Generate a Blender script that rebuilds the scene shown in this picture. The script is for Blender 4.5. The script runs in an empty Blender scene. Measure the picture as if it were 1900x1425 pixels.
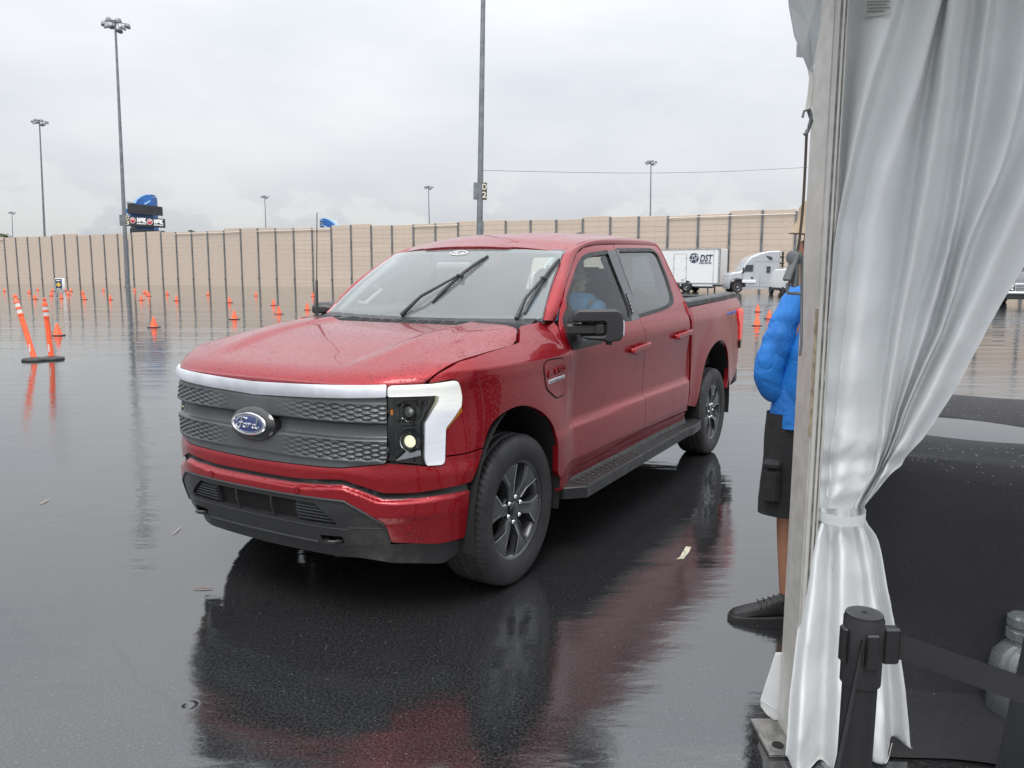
import bpy, math, random
import numpy as np
from mathutils import Vector, Matrix, geometry
R = math.radians
random.seed(7)
rng = np.random.default_rng(7)
scene = bpy.context.scene
col = scene.collection

# ------------------------------------------------------------------ camera
CAM = np.array([3.4882, 2.9224, 1.6189])
YAW, PITCH, ROLL, FPX = 3.6667, -.1339, -.0057, 1443.34
cy_, sy_, cp_, sp_ = math.cos(YAW), math.sin(YAW), math.cos(PITCH), math.sin(PITCH)
fwd = np.array([cy_*cp_, sy_*cp_, sp_]); rgt = np.array([sy_, -cy_, 0.]); dwn = np.cross(fwd, rgt)
rgt, dwn = math.cos(ROLL)*rgt + math.sin(ROLL)*dwn, -math.sin(ROLL)*rgt + math.cos(ROLL)*dwn
cd = bpy.data.cameras.new('camera'); cam = bpy.data.objects.new('camera', cd); col.objects.link(cam)
cd.sensor_width = 36; cd.lens = FPX/1900*36; cd.clip_start = .05; cd.clip_end = 6000
M = Matrix.Identity(4)
for i in range(3):
    M[i][0], M[i][1], M[i][2], M[i][3] = rgt[i], -dwn[i], -fwd[i], CAM[i]
cam.matrix_world = M
scene.camera = cam

# ------------------------------------------------------------------ sky and sun
SUN_EL, SUN_AZ = R(62), R(70)
world = bpy.data.worlds.new('World'); scene.world = world; world.use_nodes = True
wt = world.node_tree; wt.nodes.clear()
def wn(t, **k):
    n = wt.nodes.new(t)
    for a, b in k.items(): setattr(n, a, b)
    return n
wo = wn('ShaderNodeOutputWorld'); tc = wn('ShaderNodeTexCoord')
nish = wn('ShaderNodeTexSky', sky_type='NISHITA', sun_disc=False, sun_elevation=SUN_EL, sun_rotation=SUN_AZ)
nish.air_density = 1; nish.dust_density = 4
bg1 = wn('ShaderNodeBackground'); bg1.inputs[1].default_value = .05
hs = wn('ShaderNodeHueSaturation'); hs.inputs['Saturation'].default_value = .25
wt.links.new(nish.outputs[0], hs.inputs['Color']); wt.links.new(hs.outputs[0], bg1.inputs[0])
# overcast deck: soft grey sheets, broken low cumulus towards the horizon
sep = wn('ShaderNodeSeparateXYZ'); wt.links.new(tc.outputs['Generated'], sep.inputs[0])
def wmath(op, a, b=None, c=None):
    n = wn('ShaderNodeMath', operation=op)
    for i, v in enumerate((a, b, c)):
        if v is None: continue
        if isinstance(v, (int, float)): n.inputs[i].default_value = v
        else: wt.links.new(v, n.inputs[i])
    return n.outputs[0]
zup = wmath('MAXIMUM', sep.outputs[2], 0.0)
mp = wn('ShaderNodeMapping'); mp.inputs['Scale'].default_value = (1, 1, 3.2); wt.links.new(tc.outputs['Generated'], mp.inputs[0])
n1 = wn('ShaderNodeTexNoise'); n1.inputs['Scale'].default_value = 2.6; n1.inputs['Detail'].default_value = 6; n1.inputs['Roughness'].default_value = .52
wt.links.new(mp.outputs[0], n1.inputs['Vector'])
mp2 = wn('ShaderNodeMapping'); mp2.inputs['Scale'].default_value = (1, 1, 1.7); mp2.inputs['Location'].default_value = (.35, .1, 0); wt.links.new(tc.outputs['Generated'], mp2.inputs[0])
n2 = wn('ShaderNodeTexNoise'); n2.inputs['Scale'].default_value = 11; n2.inputs['Detail'].default_value = 7; n2.inputs['Roughness'].default_value = .55
wt.links.new(mp2.outputs[0], n2.inputs['Vector'])
cr = wn('ShaderNodeValToRGB'); wt.links.new(n1.outputs[0], cr.inputs[0])
cr.color_ramp.elements[0].position = .30; cr.color_ramp.elements[0].color = (.60, .635, .69, 1)
cr.color_ramp.elements[1].position = .70; cr.color_ramp.elements[1].color = (.80, .815, .83, 1)
cum = wn('ShaderNodeMapRange', interpolation_type='SMOOTHSTEP'); wt.links.new(n2.outputs[0], cum.inputs[0])
cum.inputs[1].default_value = .50; cum.inputs[2].default_value = .60
low = wn('ShaderNodeMapRange', interpolation_type='SMOOTHSTEP'); wt.links.new(sep.outputs[2], low.inputs[0])
low.inputs[1].default_value = .16; low.inputs[2].default_value = .06
cmix = wn('ShaderNodeMix', data_type='RGBA'); wt.links.new(cr.outputs[0], cmix.inputs[6]); cmix.inputs[7].default_value = (.86, .87, .87, 1)
wt.links.new(wmath('MULTIPLY', wmath('MULTIPLY', cum.outputs[0], low.outputs[0]), .75), cmix.inputs[0])
grad = wmath('ADD', .58, wmath('MULTIPLY', wmath('POWER', zup, 1.8), 2.1))          # overcast skies brighten towards the zenith
gm = wn('ShaderNodeMix', data_type='RGBA', blend_type='MULTIPLY'); gm.inputs[0].default_value = 1
wt.links.new(cmix.outputs[2], gm.inputs[6]); wt.links.new(grad, gm.inputs[7])
bg2 = wn('ShaderNodeBackground'); bg2.inputs[1].default_value = .95; wt.links.new(gm.outputs[2], bg2.inputs[0])
addw = wn('ShaderNodeAddShader'); wt.links.new(bg1.outputs[0], addw.inputs[0]); wt.links.new(bg2.outputs[0], addw.inputs[1])
wt.links.new(addw.outputs[0], wo.inputs[0])
sd = bpy.data.lights.new('sun', 'SUN'); sd.energy = 1.5; sd.angle = R(30); sd.color = (1, .97, .93)
sun = bpy.data.objects.new('sun', sd); col.objects.link(sun)
sun.rotation_euler = (Vector((math.sin(SUN_AZ)*math.cos(SUN_EL), math.cos(SUN_AZ)*math.cos(SUN_EL), math.sin(SUN_EL)))).to_track_quat('Z', 'Y').to_euler()
scene.view_settings.view_transform = 'Standard'; scene.view_settings.look = 'None'
scene.view_settings.exposure = 0.36; scene.view_settings.gamma = 1; scene.view_settings.use_curve_mapping = False
scene.render.engine = 'CYCLES'
scene.cycles.max_bounces = 10; scene.cycles.transparent_max_bounces = 16

# ------------------------------------------------------------------ object helpers
def tag(o, label=None, cat=None, group=None, kind=None):
    if label: o['label'] = label
    if cat: o['category'] = cat
    if group: o['group'] = group
    if kind: o['kind'] = kind
    return o
def empty(name, loc=(0, 0, 0), rz=0., label=None, cat=None, group=None):
    o = bpy.data.objects.new(name, None); col.objects.link(o); o.empty_display_size = .2
    o.location = loc; o.rotation_euler = (0, 0, rz)
    return tag(o, label, cat, group)
def mesh_from(name, V, F, m, normals=None, sharp=35, uv=None):
    me = bpy.data.meshes.new(name)
    me.from_pydata([tuple(map(float, v)) for v in V], [], [tuple(map(int, f)) for f in F]); me.update()
    for p in me.polygons: p.use_smooth = True
    if normals is not None:
        me.normals_split_custom_set_from_vertices([tuple(map(float, n)) for n in normals])
    elif sharp is not None:
        me.set_sharp_from_angle(angle=R(sharp))
    if m: me.materials.append(m)
    return me
def link(name, me, parent=None, loc=None, rot=None):
    o = bpy.data.objects.new(name, me); col.objects.link(o)
    if parent: o.parent = parent
    if loc is not None: o.location = loc
    if rot is not None: o.rotation_euler = rot
    return o
def copy_tree(o, parent=None):
    c = o.copy(); col.objects.link(c)
    if parent: c.parent = parent
    for ch in list(o.children): copy_tree(ch, c)
    return c

class MB:
    def __init__(s): s.v = []; s.f = []
    def add(s, V, F):
        b = len(s.v); s.v += [tuple(map(float, v)) for v in V]; s.f += [tuple(b+i for i in f) for f in F]; return s
    def box(s, c, d, b=0., rot=None):
        x, y, z = d[0]/2, d[1]/2, d[2]/2; V = []; F = []
        if b <= 0:
            V = [(i*x, j*y, k*z) for i in (-1, 1) for j in (-1, 1) for k in (-1, 1)]
            F = [(0,1,3,2),(4,6,7,5),(0,4,5,1),(2,3,7,6),(0,2,6,4),(1,5,7,3)]
        else:
            b = min(b, .49*min(d)); idx = {}
            for i in (-1, 1):
                for j in (-1, 1):
                    for k in (-1, 1):
                        for a, p in enumerate(((i*x, j*(y-b), k*(z-b)), (i*(x-b), j*y, k*(z-b)), (i*(x-b), j*(y-b), k*z))):
                            idx[i, j, k, a] = len(V); V.append(p)
            g = lambda i, j, k, a: idx[i, j, k, a]
            for q in (-1, 1):
                F.append([g(q, j, k, 0) for j, k in ((-1,-1),(1,-1),(1,1),(-1,1))][::q])
                F.append([g(i, q, k, 1) for i, k in ((-1,-1),(-1,1),(1,1),(1,-1))][::q])
                F.append([g(i, j, q, 2) for i, j in ((-1,-1),(1,-1),(1,1),(-1,1))][::q])
            for p in (-1, 1):
                for q in (-1, 1):
                    s1 = p*q
                    F.append([g(p, q, -1, 0), g(p, q, -1, 1), g(p, q, 1, 1), g(p, q, 1, 0)][::s1])
                    F.append([g(p, -1, q, 0), g(p, 1, q, 0), g(p, 1, q, 2), g(p, -1, q, 2)][::s1])
                    F.append([g(-1, p, q, 1), g(-1, p, q, 2), g(1, p, q, 2), g(1, p, q, 1)][::s1])
            for i in (-1, 1):
                for j in (-1, 1):
                    for k in (-1, 1):
                        F.append([g(i, j, k, 0), g(i, j, k, 1), g(i, j, k, 2)][::i*j*k])
        V = np.array(V)
        if rot is not None: V = V @ np.array(rot).T
        return s.add(V + np.array(c), F)
    def tube(s, P, r, n=10, cap=True):
        P = np.array(P, float); m = len(P); r = np.broadcast_to(np.array(r, float), (m,)); V = []
        T = np.gradient(P, axis=0); T /= np.linalg.norm(T, axis=1)[:, None]+1e-12
        up = np.array([0, 0, 1.]) if abs(T[0][2]) < .9 else np.array([1., 0, 0])
        for i in range(m):
            a = np.cross(T[i], up); a /= np.linalg.norm(a)+1e-12; b = np.cross(a, T[i]); up = b
            for k in range(n):
                t = 2*math.pi*k/n; V.append(P[i]+r[i]*(math.cos(t)*a+math.sin(t)*b))
        F = [(i*n+k, i*n+(k+1) % n, (i+1)*n+(k+1) % n, (i+1)*n+k) for i in range(m-1) for k in range(n)]
        F = [f[::-1] for f in F]
        if cap: F += [tuple(range(n)), tuple((m-1)*n+k for k in range(n))[::-1]]
        return s.add(V, F)
    def lathe(s, prof, o=(0, 0, 0), ax=(0, 0, 1), n=24, a0=0., a1=2*math.pi, cap=True):
        ax = np.array(ax, float); ax /= np.linalg.norm(ax); u = np.cross(ax, (1, 0, 0) if abs(ax[0]) < .9 else (0, 1, 0)); u /= np.linalg.norm(u); w = np.cross(ax, u)
        full = abs(a1-a0-2*math.pi) < 1e-6; m = n if full else n+1; V = []
        for r, h in prof:
            for k in range(m):
                t = a0+(a1-a0)*k/n; V.append(np.array(o)+h*ax+r*(math.cos(t)*u+math.sin(t)*w))
        F = []
        for i in range(len(prof)-1):
            for k in range(n):
                k2 = (k+1) % m; F.append((i*m+k, i*m+k2, (i+1)*m+k2, (i+1)*m+k))
        if full and cap:
            if prof[0][0] > 1e-4: F.append(tuple(range(m))[::-1])
            if prof[-1][0] > 1e-4: F.append(tuple((len(prof)-1)*m+k for k in range(m)))
        return s.add(V, F)
    def prism(s, poly, o, ux, uy, h, b=0.):
        """extrude a 2D polygon along n = ux x uy by h; b = bevel of the far rim"""
        P = np.array(poly, float); o, ux, uy = (np.array(q, float) for q in (o, ux, uy)); n = np.cross(ux, uy); n /= np.linalg.norm(n)
        if area(P) < 0: P = P[::-1]
        m = len(P); L = [(P, 0.), (P, h-b), (inset(P, b), h)] if b > 0 else [(P, 0.), (P, h)]
        V = [o+q[0]*ux+q[1]*uy+d*n for Q, d in L for q in Q]
        F = [tuple(range(m))[::-1], tuple((len(L)-1)*m+k for k in range(m))]
        for i in range(len(L)-1):
            F += [(i*m+k, i*m+(k+1) % m, (i+1)*m+(k+1) % m, (i+1)*m+k) for k in range(m)]
        return s.add(V, F)
    def slab(s, poly, o, ux, uy, w, b=.05):
        """solid of a side profile, width w centred on o, both rims bevelled by b"""
        P = np.array(poly, float); o, ux, uy = (np.array(q, float) for q in (o, ux, uy)); n = np.cross(ux, uy); n /= np.linalg.norm(n)
        if area(P) < 0: P = P[::-1]
        m = len(P); I = inset(P, b); L = [(I, -w/2), (P, -w/2+b), (P, w/2-b), (I, w/2)]
        V = [o+q[0]*ux+q[1]*uy+d*n for Q, d in L for q in Q]
        F = [tuple(range(m))[::-1], tuple(3*m+k for k in range(m))]
        for i in range(3): F += [(i*m+k, i*m+(k+1) % m, (i+1)*m+(k+1) % m, (i+1)*m+k) for k in range(m)]
        return s.add(V, F)
    def grid(s, P, close_u=False, flip=False):
        P = np.array(P, float); m, n = P.shape[:2]; F = []
        for i in range(m if close_u else m-1):
            for j in range(n-1):
                i2 = (i+1) % m; f = (i*n+j, i2*n+j, i2*n+j+1, i*n+j+1); F.append(f[::-1] if flip else f)
        return s.add(P.reshape(-1, 3), F)
    def mesh(s, name, m, sharp=35): return mesh_from(name, s.v, s.f, m, sharp=sharp)
    def obj(s, name, m, parent=None, sharp=35, loc=None, rot=None): return link(name, s.mesh(name, m, sharp), parent, loc, rot)

def area(P):
    P = np.array(P); x, y = P[:, 0], P[:, 1]; return .5*np.sum(x*np.roll(y, -1)-np.roll(x, -1)*y)
def inset(P, d):
    P = np.array(P, float); sg = 1 if area(P) > 0 else -1
    e = np.roll(P, -1, 0)-P; e /= np.linalg.norm(e, axis=1)[:, None]+1e-12
    nrm = sg*np.stack([-e[:, 1], e[:, 0]], 1); pn = np.roll(nrm, 1, 0); b = nrm+pn
    k = 1/np.maximum(.35, np.einsum('ij,ij->i', b, nrm)); return P+d*b*k[:, None]
def fillet(P, r):
    P = [np.array(p[:2], float) for p in P]; n = len(P); out = []
    for i in range(n):
        a, b, c = P[i-1], P[i], P[(i+1) % n]; la, lc = np.linalg.norm(a-b), np.linalg.norm(c-b)
        if la < 1e-6 or lc < 1e-6: continue
        q = min(r, .45*la, .45*lc); p0, p1 = b+(a-b)/la*q, b+(c-b)/lc*q
        for t in np.linspace(0, 1, 5): out.append((1-t)**2*p0+2*t*(1-t)*b+t*t*p1)
    return np.array(out)
def smooth_closed(P, it=2):
    P = np.array(P, float)
    for _ in range(it):
        Q = np.roll(P, -1, 0); P = np.stack([.75*P+.25*Q, .25*P+.75*Q], 1).reshape(-1, P.shape[1])
    return P
def cr_path(P, n=8):
    P = np.array(P, float); Q = np.vstack([2*P[0]-P[1], P, 2*P[-1]-P[-2]]); out = []
    for i in range(1, len(Q)-2):
        t = np.linspace(0, 1, n, endpoint=False)[:, None]; a, b, c, d = Q[i-1], Q[i], Q[i+1], Q[i+2]
        out.append(.5*((2*b)+(-a+c)*t+(2*a-5*b+4*c-d)*t**2+(-a+3*b-3*c+d)*t**3))
    return np.vstack(out+[P[-1:]])
def inpoly(P, q):
    P = np.asarray(P); x, y = q[:, 0], q[:, 1]; r = np.zeros(len(q), bool); n = len(P)
    for i in range(n):
        (x0, y0), (x1, y1) = P[i], P[(i+1) % n]
        c = (y0 > y) != (y1 > y)
        if c.any(): r ^= c & (x < (x1-x0)*(y-y0)/(y1-y0+1e-15)+x0)
    return r
def resample(P, st):
    out = []; n = len(P)
    for i in range(n):
        a, b = P[i], P[(i+1) % n]; k = max(1, int(math.ceil(np.linalg.norm(b-a)/st)))
        for j in range(k): out.append(a+(b-a)*j/k)
    return np.array(out)
def panel(name, f, poly, m, parent=None, holes=(), st=.02, depth=.02, gap=.0, rad=.012, out=None, mirror=False, lift=0., back=False, link_it=True):
    """a curved sheet: the polygon poly of the parameter plane, carried by f(u,v) into space, with returned edges"""
    P = fillet(poly, rad) if rad > 0 else np.array(poly, float)
    if gap: P = inset(P, gap)
    loops = [resample(P, st)]
    for h in holes: loops.append(resample(fillet(h, rad) if rad > 0 else np.array(h, float), st))
    lo, hi = P.min(0), P.max(0)
    gx, gy = np.meshgrid(np.arange(lo[0]+st/2, hi[0], st), np.arange(lo[1]+st/2, hi[1], st), indexing='ij')
    G = np.stack([gx.ravel(), gy.ravel()], 1); ins = inpoly(loops[0], G)
    for h in loops[1:]: ins &= ~inpoly(h, G)
    G = G[ins]; allb = np.vstack(loops)
    if len(G):
        dmin = np.full(len(G), 9.)
        for k in range(0, len(allb), 200): dmin = np.minimum(dmin, np.linalg.norm(G[:, None]-allb[None, k:k+200], axis=2).min(1))
        G = G[dmin > .45*st]
    pts = np.vstack([allb, G]); E = []; b = 0
    for L in loops:
        E += [(b+i, b+(i+1) % len(L)) for i in range(len(L))]; b += len(L)
    vo, eo, fo = geometry.delaunay_2d_cdt([Vector(p) for p in pts], E, [], 0, 1e-7)[:3]
    vo = np.array([tuple(v) for v in vo]); fo = np.array([tuple(t) for t in fo if len(t) == 3])
    cc = vo[fo].mean(1); keep = inpoly(loops[0], cc)
    for h in loops[1:]: keep &= ~inpoly(h, cc)
    fo = fo[keep]
    e = .003; u, v = vo[:, 0], vo[:, 1]; X = f(u, v)
    N = np.cross(f(u+e, v)-f(u-e, v), f(u, v+e)-f(u, v-e)); N /= np.linalg.norm(N, axis=1)[:, None]+1e-12
    o = np.array((-1.5, 0, .8) if out is None else out)
    sg = 1 if np.einsum('ij,ij->i', N, X-o).sum() > 0 else -1; N *= sg
    X = X+N*lift
    tn = np.cross(X[fo[:, 1]]-X[fo[:, 0]], X[fo[:, 2]]-X[fo[:, 0]]); bad = np.einsum('ij,ij->i', tn, N[fo].mean(1)) < 0
    fo[bad] = fo[bad][:, ::-1]
    V = [X]; NN = [N]; F = [tuple(t) for t in fo]; nv = len(X)
    if back:
        V.append(X-N*depth); NN.append(-N); F += [tuple(int(i)+nv for i in t[::-1]) for t in fo]; nv += len(X)
    if depth:
        cnt = {}
        for t in fo:
            for i in range(3):
                a, c = int(t[i]), int(t[(i+1) % 3]); cnt[(a, c)] = 1
        bd = [k for k in cnt if (k[1], k[0]) not in cnt]; rv = []; rn = []
        for a, c in bd:
            d = X[c]-X[a]; on = np.cross(d, N[a]); on /= np.linalg.norm(on)+1e-12; q = nv+len(rv)
            rv += [X[a], X[c], X[c]-N[c]*depth, X[a]-N[a]*depth]; rn += [on]*4
            F.append((q+1, q, q+3, q+2))
        V.append(np.array(rv)); NN.append(np.array(rn))
    V = np.vstack(V); NN = np.vstack(NN)
    me = mesh_from(name, V, F, m, NN)
    o1 = link(name, me, parent)
    if mirror:
        me2 = mesh_from(name, V*(1, -1, 1), [q[::-1] for q in F], m, NN*(1, -1, 1))
        return o1, link(name, me2, parent)
    return o1
def text_obj(name, s, size, m, parent=None, depth=.004, o=(0, 0, 0), ux=(1, 0, 0), uy=(0, 0, 1), shear=0., width=None, bold=0., align='CENTER', warp=None):
    cu = bpy.data.curves.new(name, 'FONT'); cu.body = s; cu.size = size; cu.extrude = depth; cu.shear = shear; cu.offset = bold; cu.resolution_u = 3
    cu.align_x = align; cu.align_y = 'CENTER'
    t = bpy.data.objects.new(name, cu); col.objects.link(t); dg = bpy.context.evaluated_depsgraph_get(); dg.update()
    me = bpy.data.meshes.new_from_object(t.evaluated_get(dg)); bpy.data.objects.remove(t); bpy.data.curves.remove(cu)
    V = np.array([v.co[:] for v in me.vertices])
    if width: V[:, 0] *= width/max(1e-6, np.ptp(V[:, 0]))
    ux, uy = np.array(ux, float), np.array(uy, float); n = np.cross(ux, uy); n /= np.linalg.norm(n)
    W = np.array(o)+V[:, :1]*ux+V[:, 1:2]*uy+V[:, 2:3]*n if warp is None else warp(V)
    for v, w in zip(me.vertices, W): v.co = w
    me.materials.clear(); me.materials.append(m); me.update(); me.name = name
    return link(name, me, parent)
def skin_obj(name, verts, edges, radii, m, parent=None, root=0, sub=2, post=None):
    me = bpy.data.meshes.new(name); me.from_pydata([tuple(map(float, v)) for v in verts], edges, [])
    o = bpy.data.objects.new(name, me); col.objects.link(o)
    md = o.modifiers.new('skin', 'SKIN'); md.use_smooth_shade = True
    if not me.skin_vertices: me.attributes.new
    sv = me.skin_vertices[0].data
    for i, r in enumerate(radii):
        sv[i].radius = r if isinstance(r, tuple) else (r, r); sv[i].use_root = (i == root)
    s = o.modifiers.new('sub', 'SUBSURF'); s.levels = sub; s.render_levels = sub
    dg = bpy.context.evaluated_depsgraph_get(); dg.update()
    m2 = bpy.data.meshes.new_from_object(o.evaluated_get(dg)); bpy.data.objects.remove(o); bpy.data.meshes.remove(me)
    if post is not None:
        V = np.array([v.co[:] for v in m2.vertices]); N = np.array([v.normal[:] for v in m2.vertices]); V = post(V, N)
        for v, w in zip(m2.vertices, V): v.co = w
    for p in m2.polygons: p.use_smooth = True
    m2.materials.clear(); m2.materials.append(m); m2.update(); m2.name = name
    return link(name, m2, parent)

# ------------------------------------------------------------------ materials
class NT:
    def __init__(s, name):
        s.m = bpy.data.materials.new(name); s.m.use_nodes = True; s.t = s.m.node_tree; s.t.nodes.clear()
        s.out = s.n('ShaderNodeOutputMaterial')
    def n(s, t, **k):
        q = s.t.nodes.new(t)
        for a, b in k.items(): setattr(q, a, b)
        return q
    def l(s, a, b): s.t.links.new(a, b)
    def val(s, sock, v):
        if isinstance(v, (int, float)): sock.default_value = v
        elif isinstance(v, tuple): sock.default_value = v if len(v) == 4 or sock.type == 'VECTOR' else v+(1,)
        else: s.l(v, sock)
    def math(s, op, *a):
        q = s.n('ShaderNodeMath', operation=op)
        for i, v in enumerate(a): s.val(q.inputs[i], v)
        return q.outputs[0]
    def coord(s, kind='Object', scale=(1, 1, 1)):
        c = s.n('ShaderNodeTexCoord'); m = s.n('ShaderNodeMapping'); m.inputs['Scale'].default_value = scale; s.l(c.outputs[kind], m.inputs[0]); return m.outputs[0]
    def noise(s, vec, scale, detail=4, rough=.5):
        q = s.n('ShaderNodeTexNoise'); s.l(vec, q.inputs['Vector']); q.inputs['Scale'].default_value = scale; q.inputs['Detail'].default_value = detail; q.inputs['Roughness'].default_value = rough; return q.outputs[0]
    def ramp(s, f, a, b, lo=0., hi=1.):
        q = s.n('ShaderNodeMapRange', interpolation_type='SMOOTHSTEP'); s.val(q.inputs[0], f); q.inputs[1].default_value = a; q.inputs[2].default_value = b; q.inputs[3].default_value = lo; q.inputs[4].default_value = hi; return q.outputs[0]
    def mix(s, f, a, b, bt='MIX'):
        q = s.n('ShaderNodeMix', data_type='RGBA', blend_type=bt); s.val(q.inputs[0], f); s.val(q.inputs[6], a); s.val(q.inputs[7], b); return q.outputs[2]
    def bump(s, h, strength=.3, dist=.01, nrm=None):
        q = s.n('ShaderNodeBump'); q.inputs['Strength'].default_value = strength; q.inputs['Distance'].default_value = dist; s.l(h, q.inputs['Height'])
        if nrm is not None: s.l(nrm, q.inputs['Normal'])
        return q.outputs[0]
    def pbr(s, base, rough=.5, metal=0., normal=None, coat=0., coat_rough=.03, ior=1.5, **k):
        b = s.n('ShaderNodeBsdfPrincipled'); s.val(b.inputs['Base Color'], base); s.val(b.inputs['Roughness'], rough); s.val(b.inputs['Metallic'], metal)
        b.inputs['IOR'].default_value = ior
        if coat: b.inputs['Coat Weight'].default_value = coat; b.inputs['Coat Roughness'].default_value = coat_rough
        if normal is not None: s.l(normal, b.inputs['Normal'])
        for a, v in k.items(): s.val(b.inputs[a.replace('_', ' ')], v)
        s.l(b.outputs[0], s.out.inputs[0]); return b
    def drops(s, vec, scale, dens=.5, size=.3):
        q = s.n('ShaderNodeTexVoronoi'); s.l(vec, q.inputs['Vector']); q.inputs['Scale'].default_value = scale
        sp = s.n('ShaderNodeSeparateColor'); s.l(q.outputs['Color'], sp.inputs[0])
        rad = s.math('MULTIPLY', s.ramp(sp.outputs[0], 1-dens, 1., 0., 1.), size)
        return s.math('SQRT', s.math('MAXIMUM', s.math('SUBTRACT', s.math('MULTIPLY', rad, rad), s.math('POWER', q.outputs['Distance'], 2.)), 0.))
def pm(name, c, rough=.5, metal=0., coat=0., var=.12, vs=6., bump=0., bs=40., drops=0., em=None, ems=1., rv=.0, ds=90):
    t = NT(name); v = t.coord(); n = t.noise(v, vs, 5, .6)
    lo = tuple(x*(1-var) for x in c); hi = tuple(min(1, x*(1+var)) for x in c)
    base = t.mix(t.ramp(n, .3, .7), lo, hi); nr = None
    if bump: nr = t.bump(t.noise(v, bs, 4, .6), bump, .004)
    if drops: nr = t.bump(t.drops(v, ds, .55, .42), drops, .012, nr)
    r = t.ramp(t.noise(v, vs*2.3, 4), .25, .75, max(0., rough-rv), min(1., rough+rv)) if rv else rough
    k = {}
    if em: k = dict(Emission_Color=em, Emission_Strength=ems)
    b = t.pbr(base, r, metal, nr, coat, **k)
    if coat and nr is not None: t.l(nr, b.inputs['Coat Normal'])
    return t.m
def glass(name, tint, k=1.6, gloss=.01, drops=0., pale_sheen=0.):
    t = NT(name); tr = t.n('ShaderNodeBsdfTransparent'); t.val(tr.inputs[0], tint); gl = t.n('ShaderNodeBsdfGlossy'); gl.inputs['Roughness'].default_value = gloss
    fr = t.n('ShaderNodeFresnel'); fr.inputs[0].default_value = 1.5
    f = t.math('MINIMUM', t.math('ADD', t.math('MULTIPLY', fr.outputs[0], k), 0.), .97)
    if drops:
        nr = t.bump(t.drops(t.coord(), 80, .5, .4), drops, .01); t.l(nr, gl.inputs['Normal'])
    mx = t.n('ShaderNodeMixShader'); t.l(f, mx.inputs[0]); t.l(tr.outputs[0], mx.inputs[1]); t.l(gl.outputs[0], mx.inputs[2])
    last = mx
    if pale_sheen:
        df = t.n('ShaderNodeBsdfDiffuse'); df.inputs[0].default_value = (.55, .6, .6, 1); m2 = t.n('ShaderNodeMixShader'); m2.inputs[0].default_value = pale_sheen  # diffuse layer paints a pale sheen over the glass
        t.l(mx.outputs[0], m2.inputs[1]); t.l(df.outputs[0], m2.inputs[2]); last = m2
    t.l(last.outputs[0], t.out.inputs[0]); return t.m
def paint(name, c, drops=0., flake=.45):
    t = NT(name); v = t.coord()
    dirt = t.ramp(t.noise(v, 3.1, 6, .65), .45, .8)
    base = t.mix(t.math('MULTIPLY', dirt, .25), c, tuple(x*.8+.02 for x in c))
    nr = t.bump(t.noise(v, 5.5, 2, .4), .02, .01)
    if drops: nr = t.bump(t.math('MAXIMUM', t.drops(v, 74, .62, .42), t.math('MULTIPLY', t.drops(v, 130, .7, .42), .7)), drops, .024, nr)
    r = t.ramp(dirt, 0., 1., .34, .46)
    b = t.pbr(base, r, flake, nr, .74, .02); b.inputs['Specular IOR Level'].default_value = .15; t.l(nr, b.inputs['Coat Normal'])
    return t.m
MAT = {}
MAT['red'] = paint('red paint', (.25, .0052, .011), .22)
MAT['redwet'] = paint('red paint with rain beads', (.25, .0052, .011), .75)
MAT['black'] = pm('black plastic', (.022, .023, .025), .55, bump=.12, bs=300, rv=.1)
MAT['blackwet'] = pm('wet black plastic', (.020, .0205, .022), .42, bump=.15, bs=260, rv=.12, drops=.35, ds=130)
MAT['gloss'] = pm('gloss black', (.010, .010, .011), .08, coat=.6)
MAT['void'] = pm('dark underbody', (.006, .006, .007), .9)
MAT['grille'] = pm('charcoal grille paint', (.075, .078, .084), .36, .35, bump=.08, bs=400, rv=.08)
MAT['satin'] = pm('satin silver', (.74, .76, .82), .30, .55)
MAT['chrome'] = pm('chrome', (.75, .76, .78), .08, 1.)
def lightguide():
    t = NT('white light guide'); c = t.n('ShaderNodeTexCoord'); sx = t.n('ShaderNodeSeparateXYZ'); t.l(c.outputs['Object'], sx.inputs[0]); lit = t.ramp(sx.outputs[2], .985, 1.055)   # only the upper limb of the lamp is alight
    ml = t.ramp(t.noise(t.coord('Object', (1, 1, 6)), 14, 3), .3, .7); b = t.pbr(t.mix(ml, (.66,.69,.75), (.74,.76,.80)), .16, 0, None, .7, Emission_Color=(1., .96, .62), Emission_Strength=t.math('MULTIPLY', lit, .20)); return t.m
MAT['drl'] = lightguide()
MAT['amber'] = pm('amber lens', (.45, .14, .012), .15, coat=.5)
MAT['tyre'] = pm('tyre rubber', (.022, .022, .024), .62, bump=.3, bs=120, rv=.12, var=.3)
MAT['rim'] = pm('dark grey alloy', (.075, .077, .082), .36, .5, coat=.3)
MAT['machined'] = pm('machined alloy', (.55, .56, .58), .22, 1.)
MAT['tail'] = pm('red lamp lens', (.72, .012, .010), .12, coat=.8, em=(1, .03, .02), ems=.25)
MAT['ws'] = glass('windshield glass', (.84, .92, .90), 1.95, .01, pale_sheen=.20)  # pale sky reflection partly painted in as a diffuse layer
MAT['sideglass'] = glass('front door glass', (.78, .86, .85), .95, pale_sheen=.012)
MAT['privacy'] = glass('privacy glass', (.10, .115, .12), 1.7, .015, pale_sheen=.06)
MAT['lens'] = glass('lamp lens', (.88, .9, .9), 1.0, .01, drops=.1)
MAT['trim'] = pm('grey cabin trim', (.24, .25, .255), .7)
MAT['lighttrim'] = pm('pale cabin trim', (.42, .44, .44), .8)
MAT['seat'] = pm('charcoal leather', (.06, .062, .066), .5, bump=.2, bs=80)
MAT['blue'] = pm('deep blue enamel', (.012, .028, .12), .18, coat=.8)
MAT['white'] = pm('white enamel', (.78, .78, .77), .35)
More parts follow.
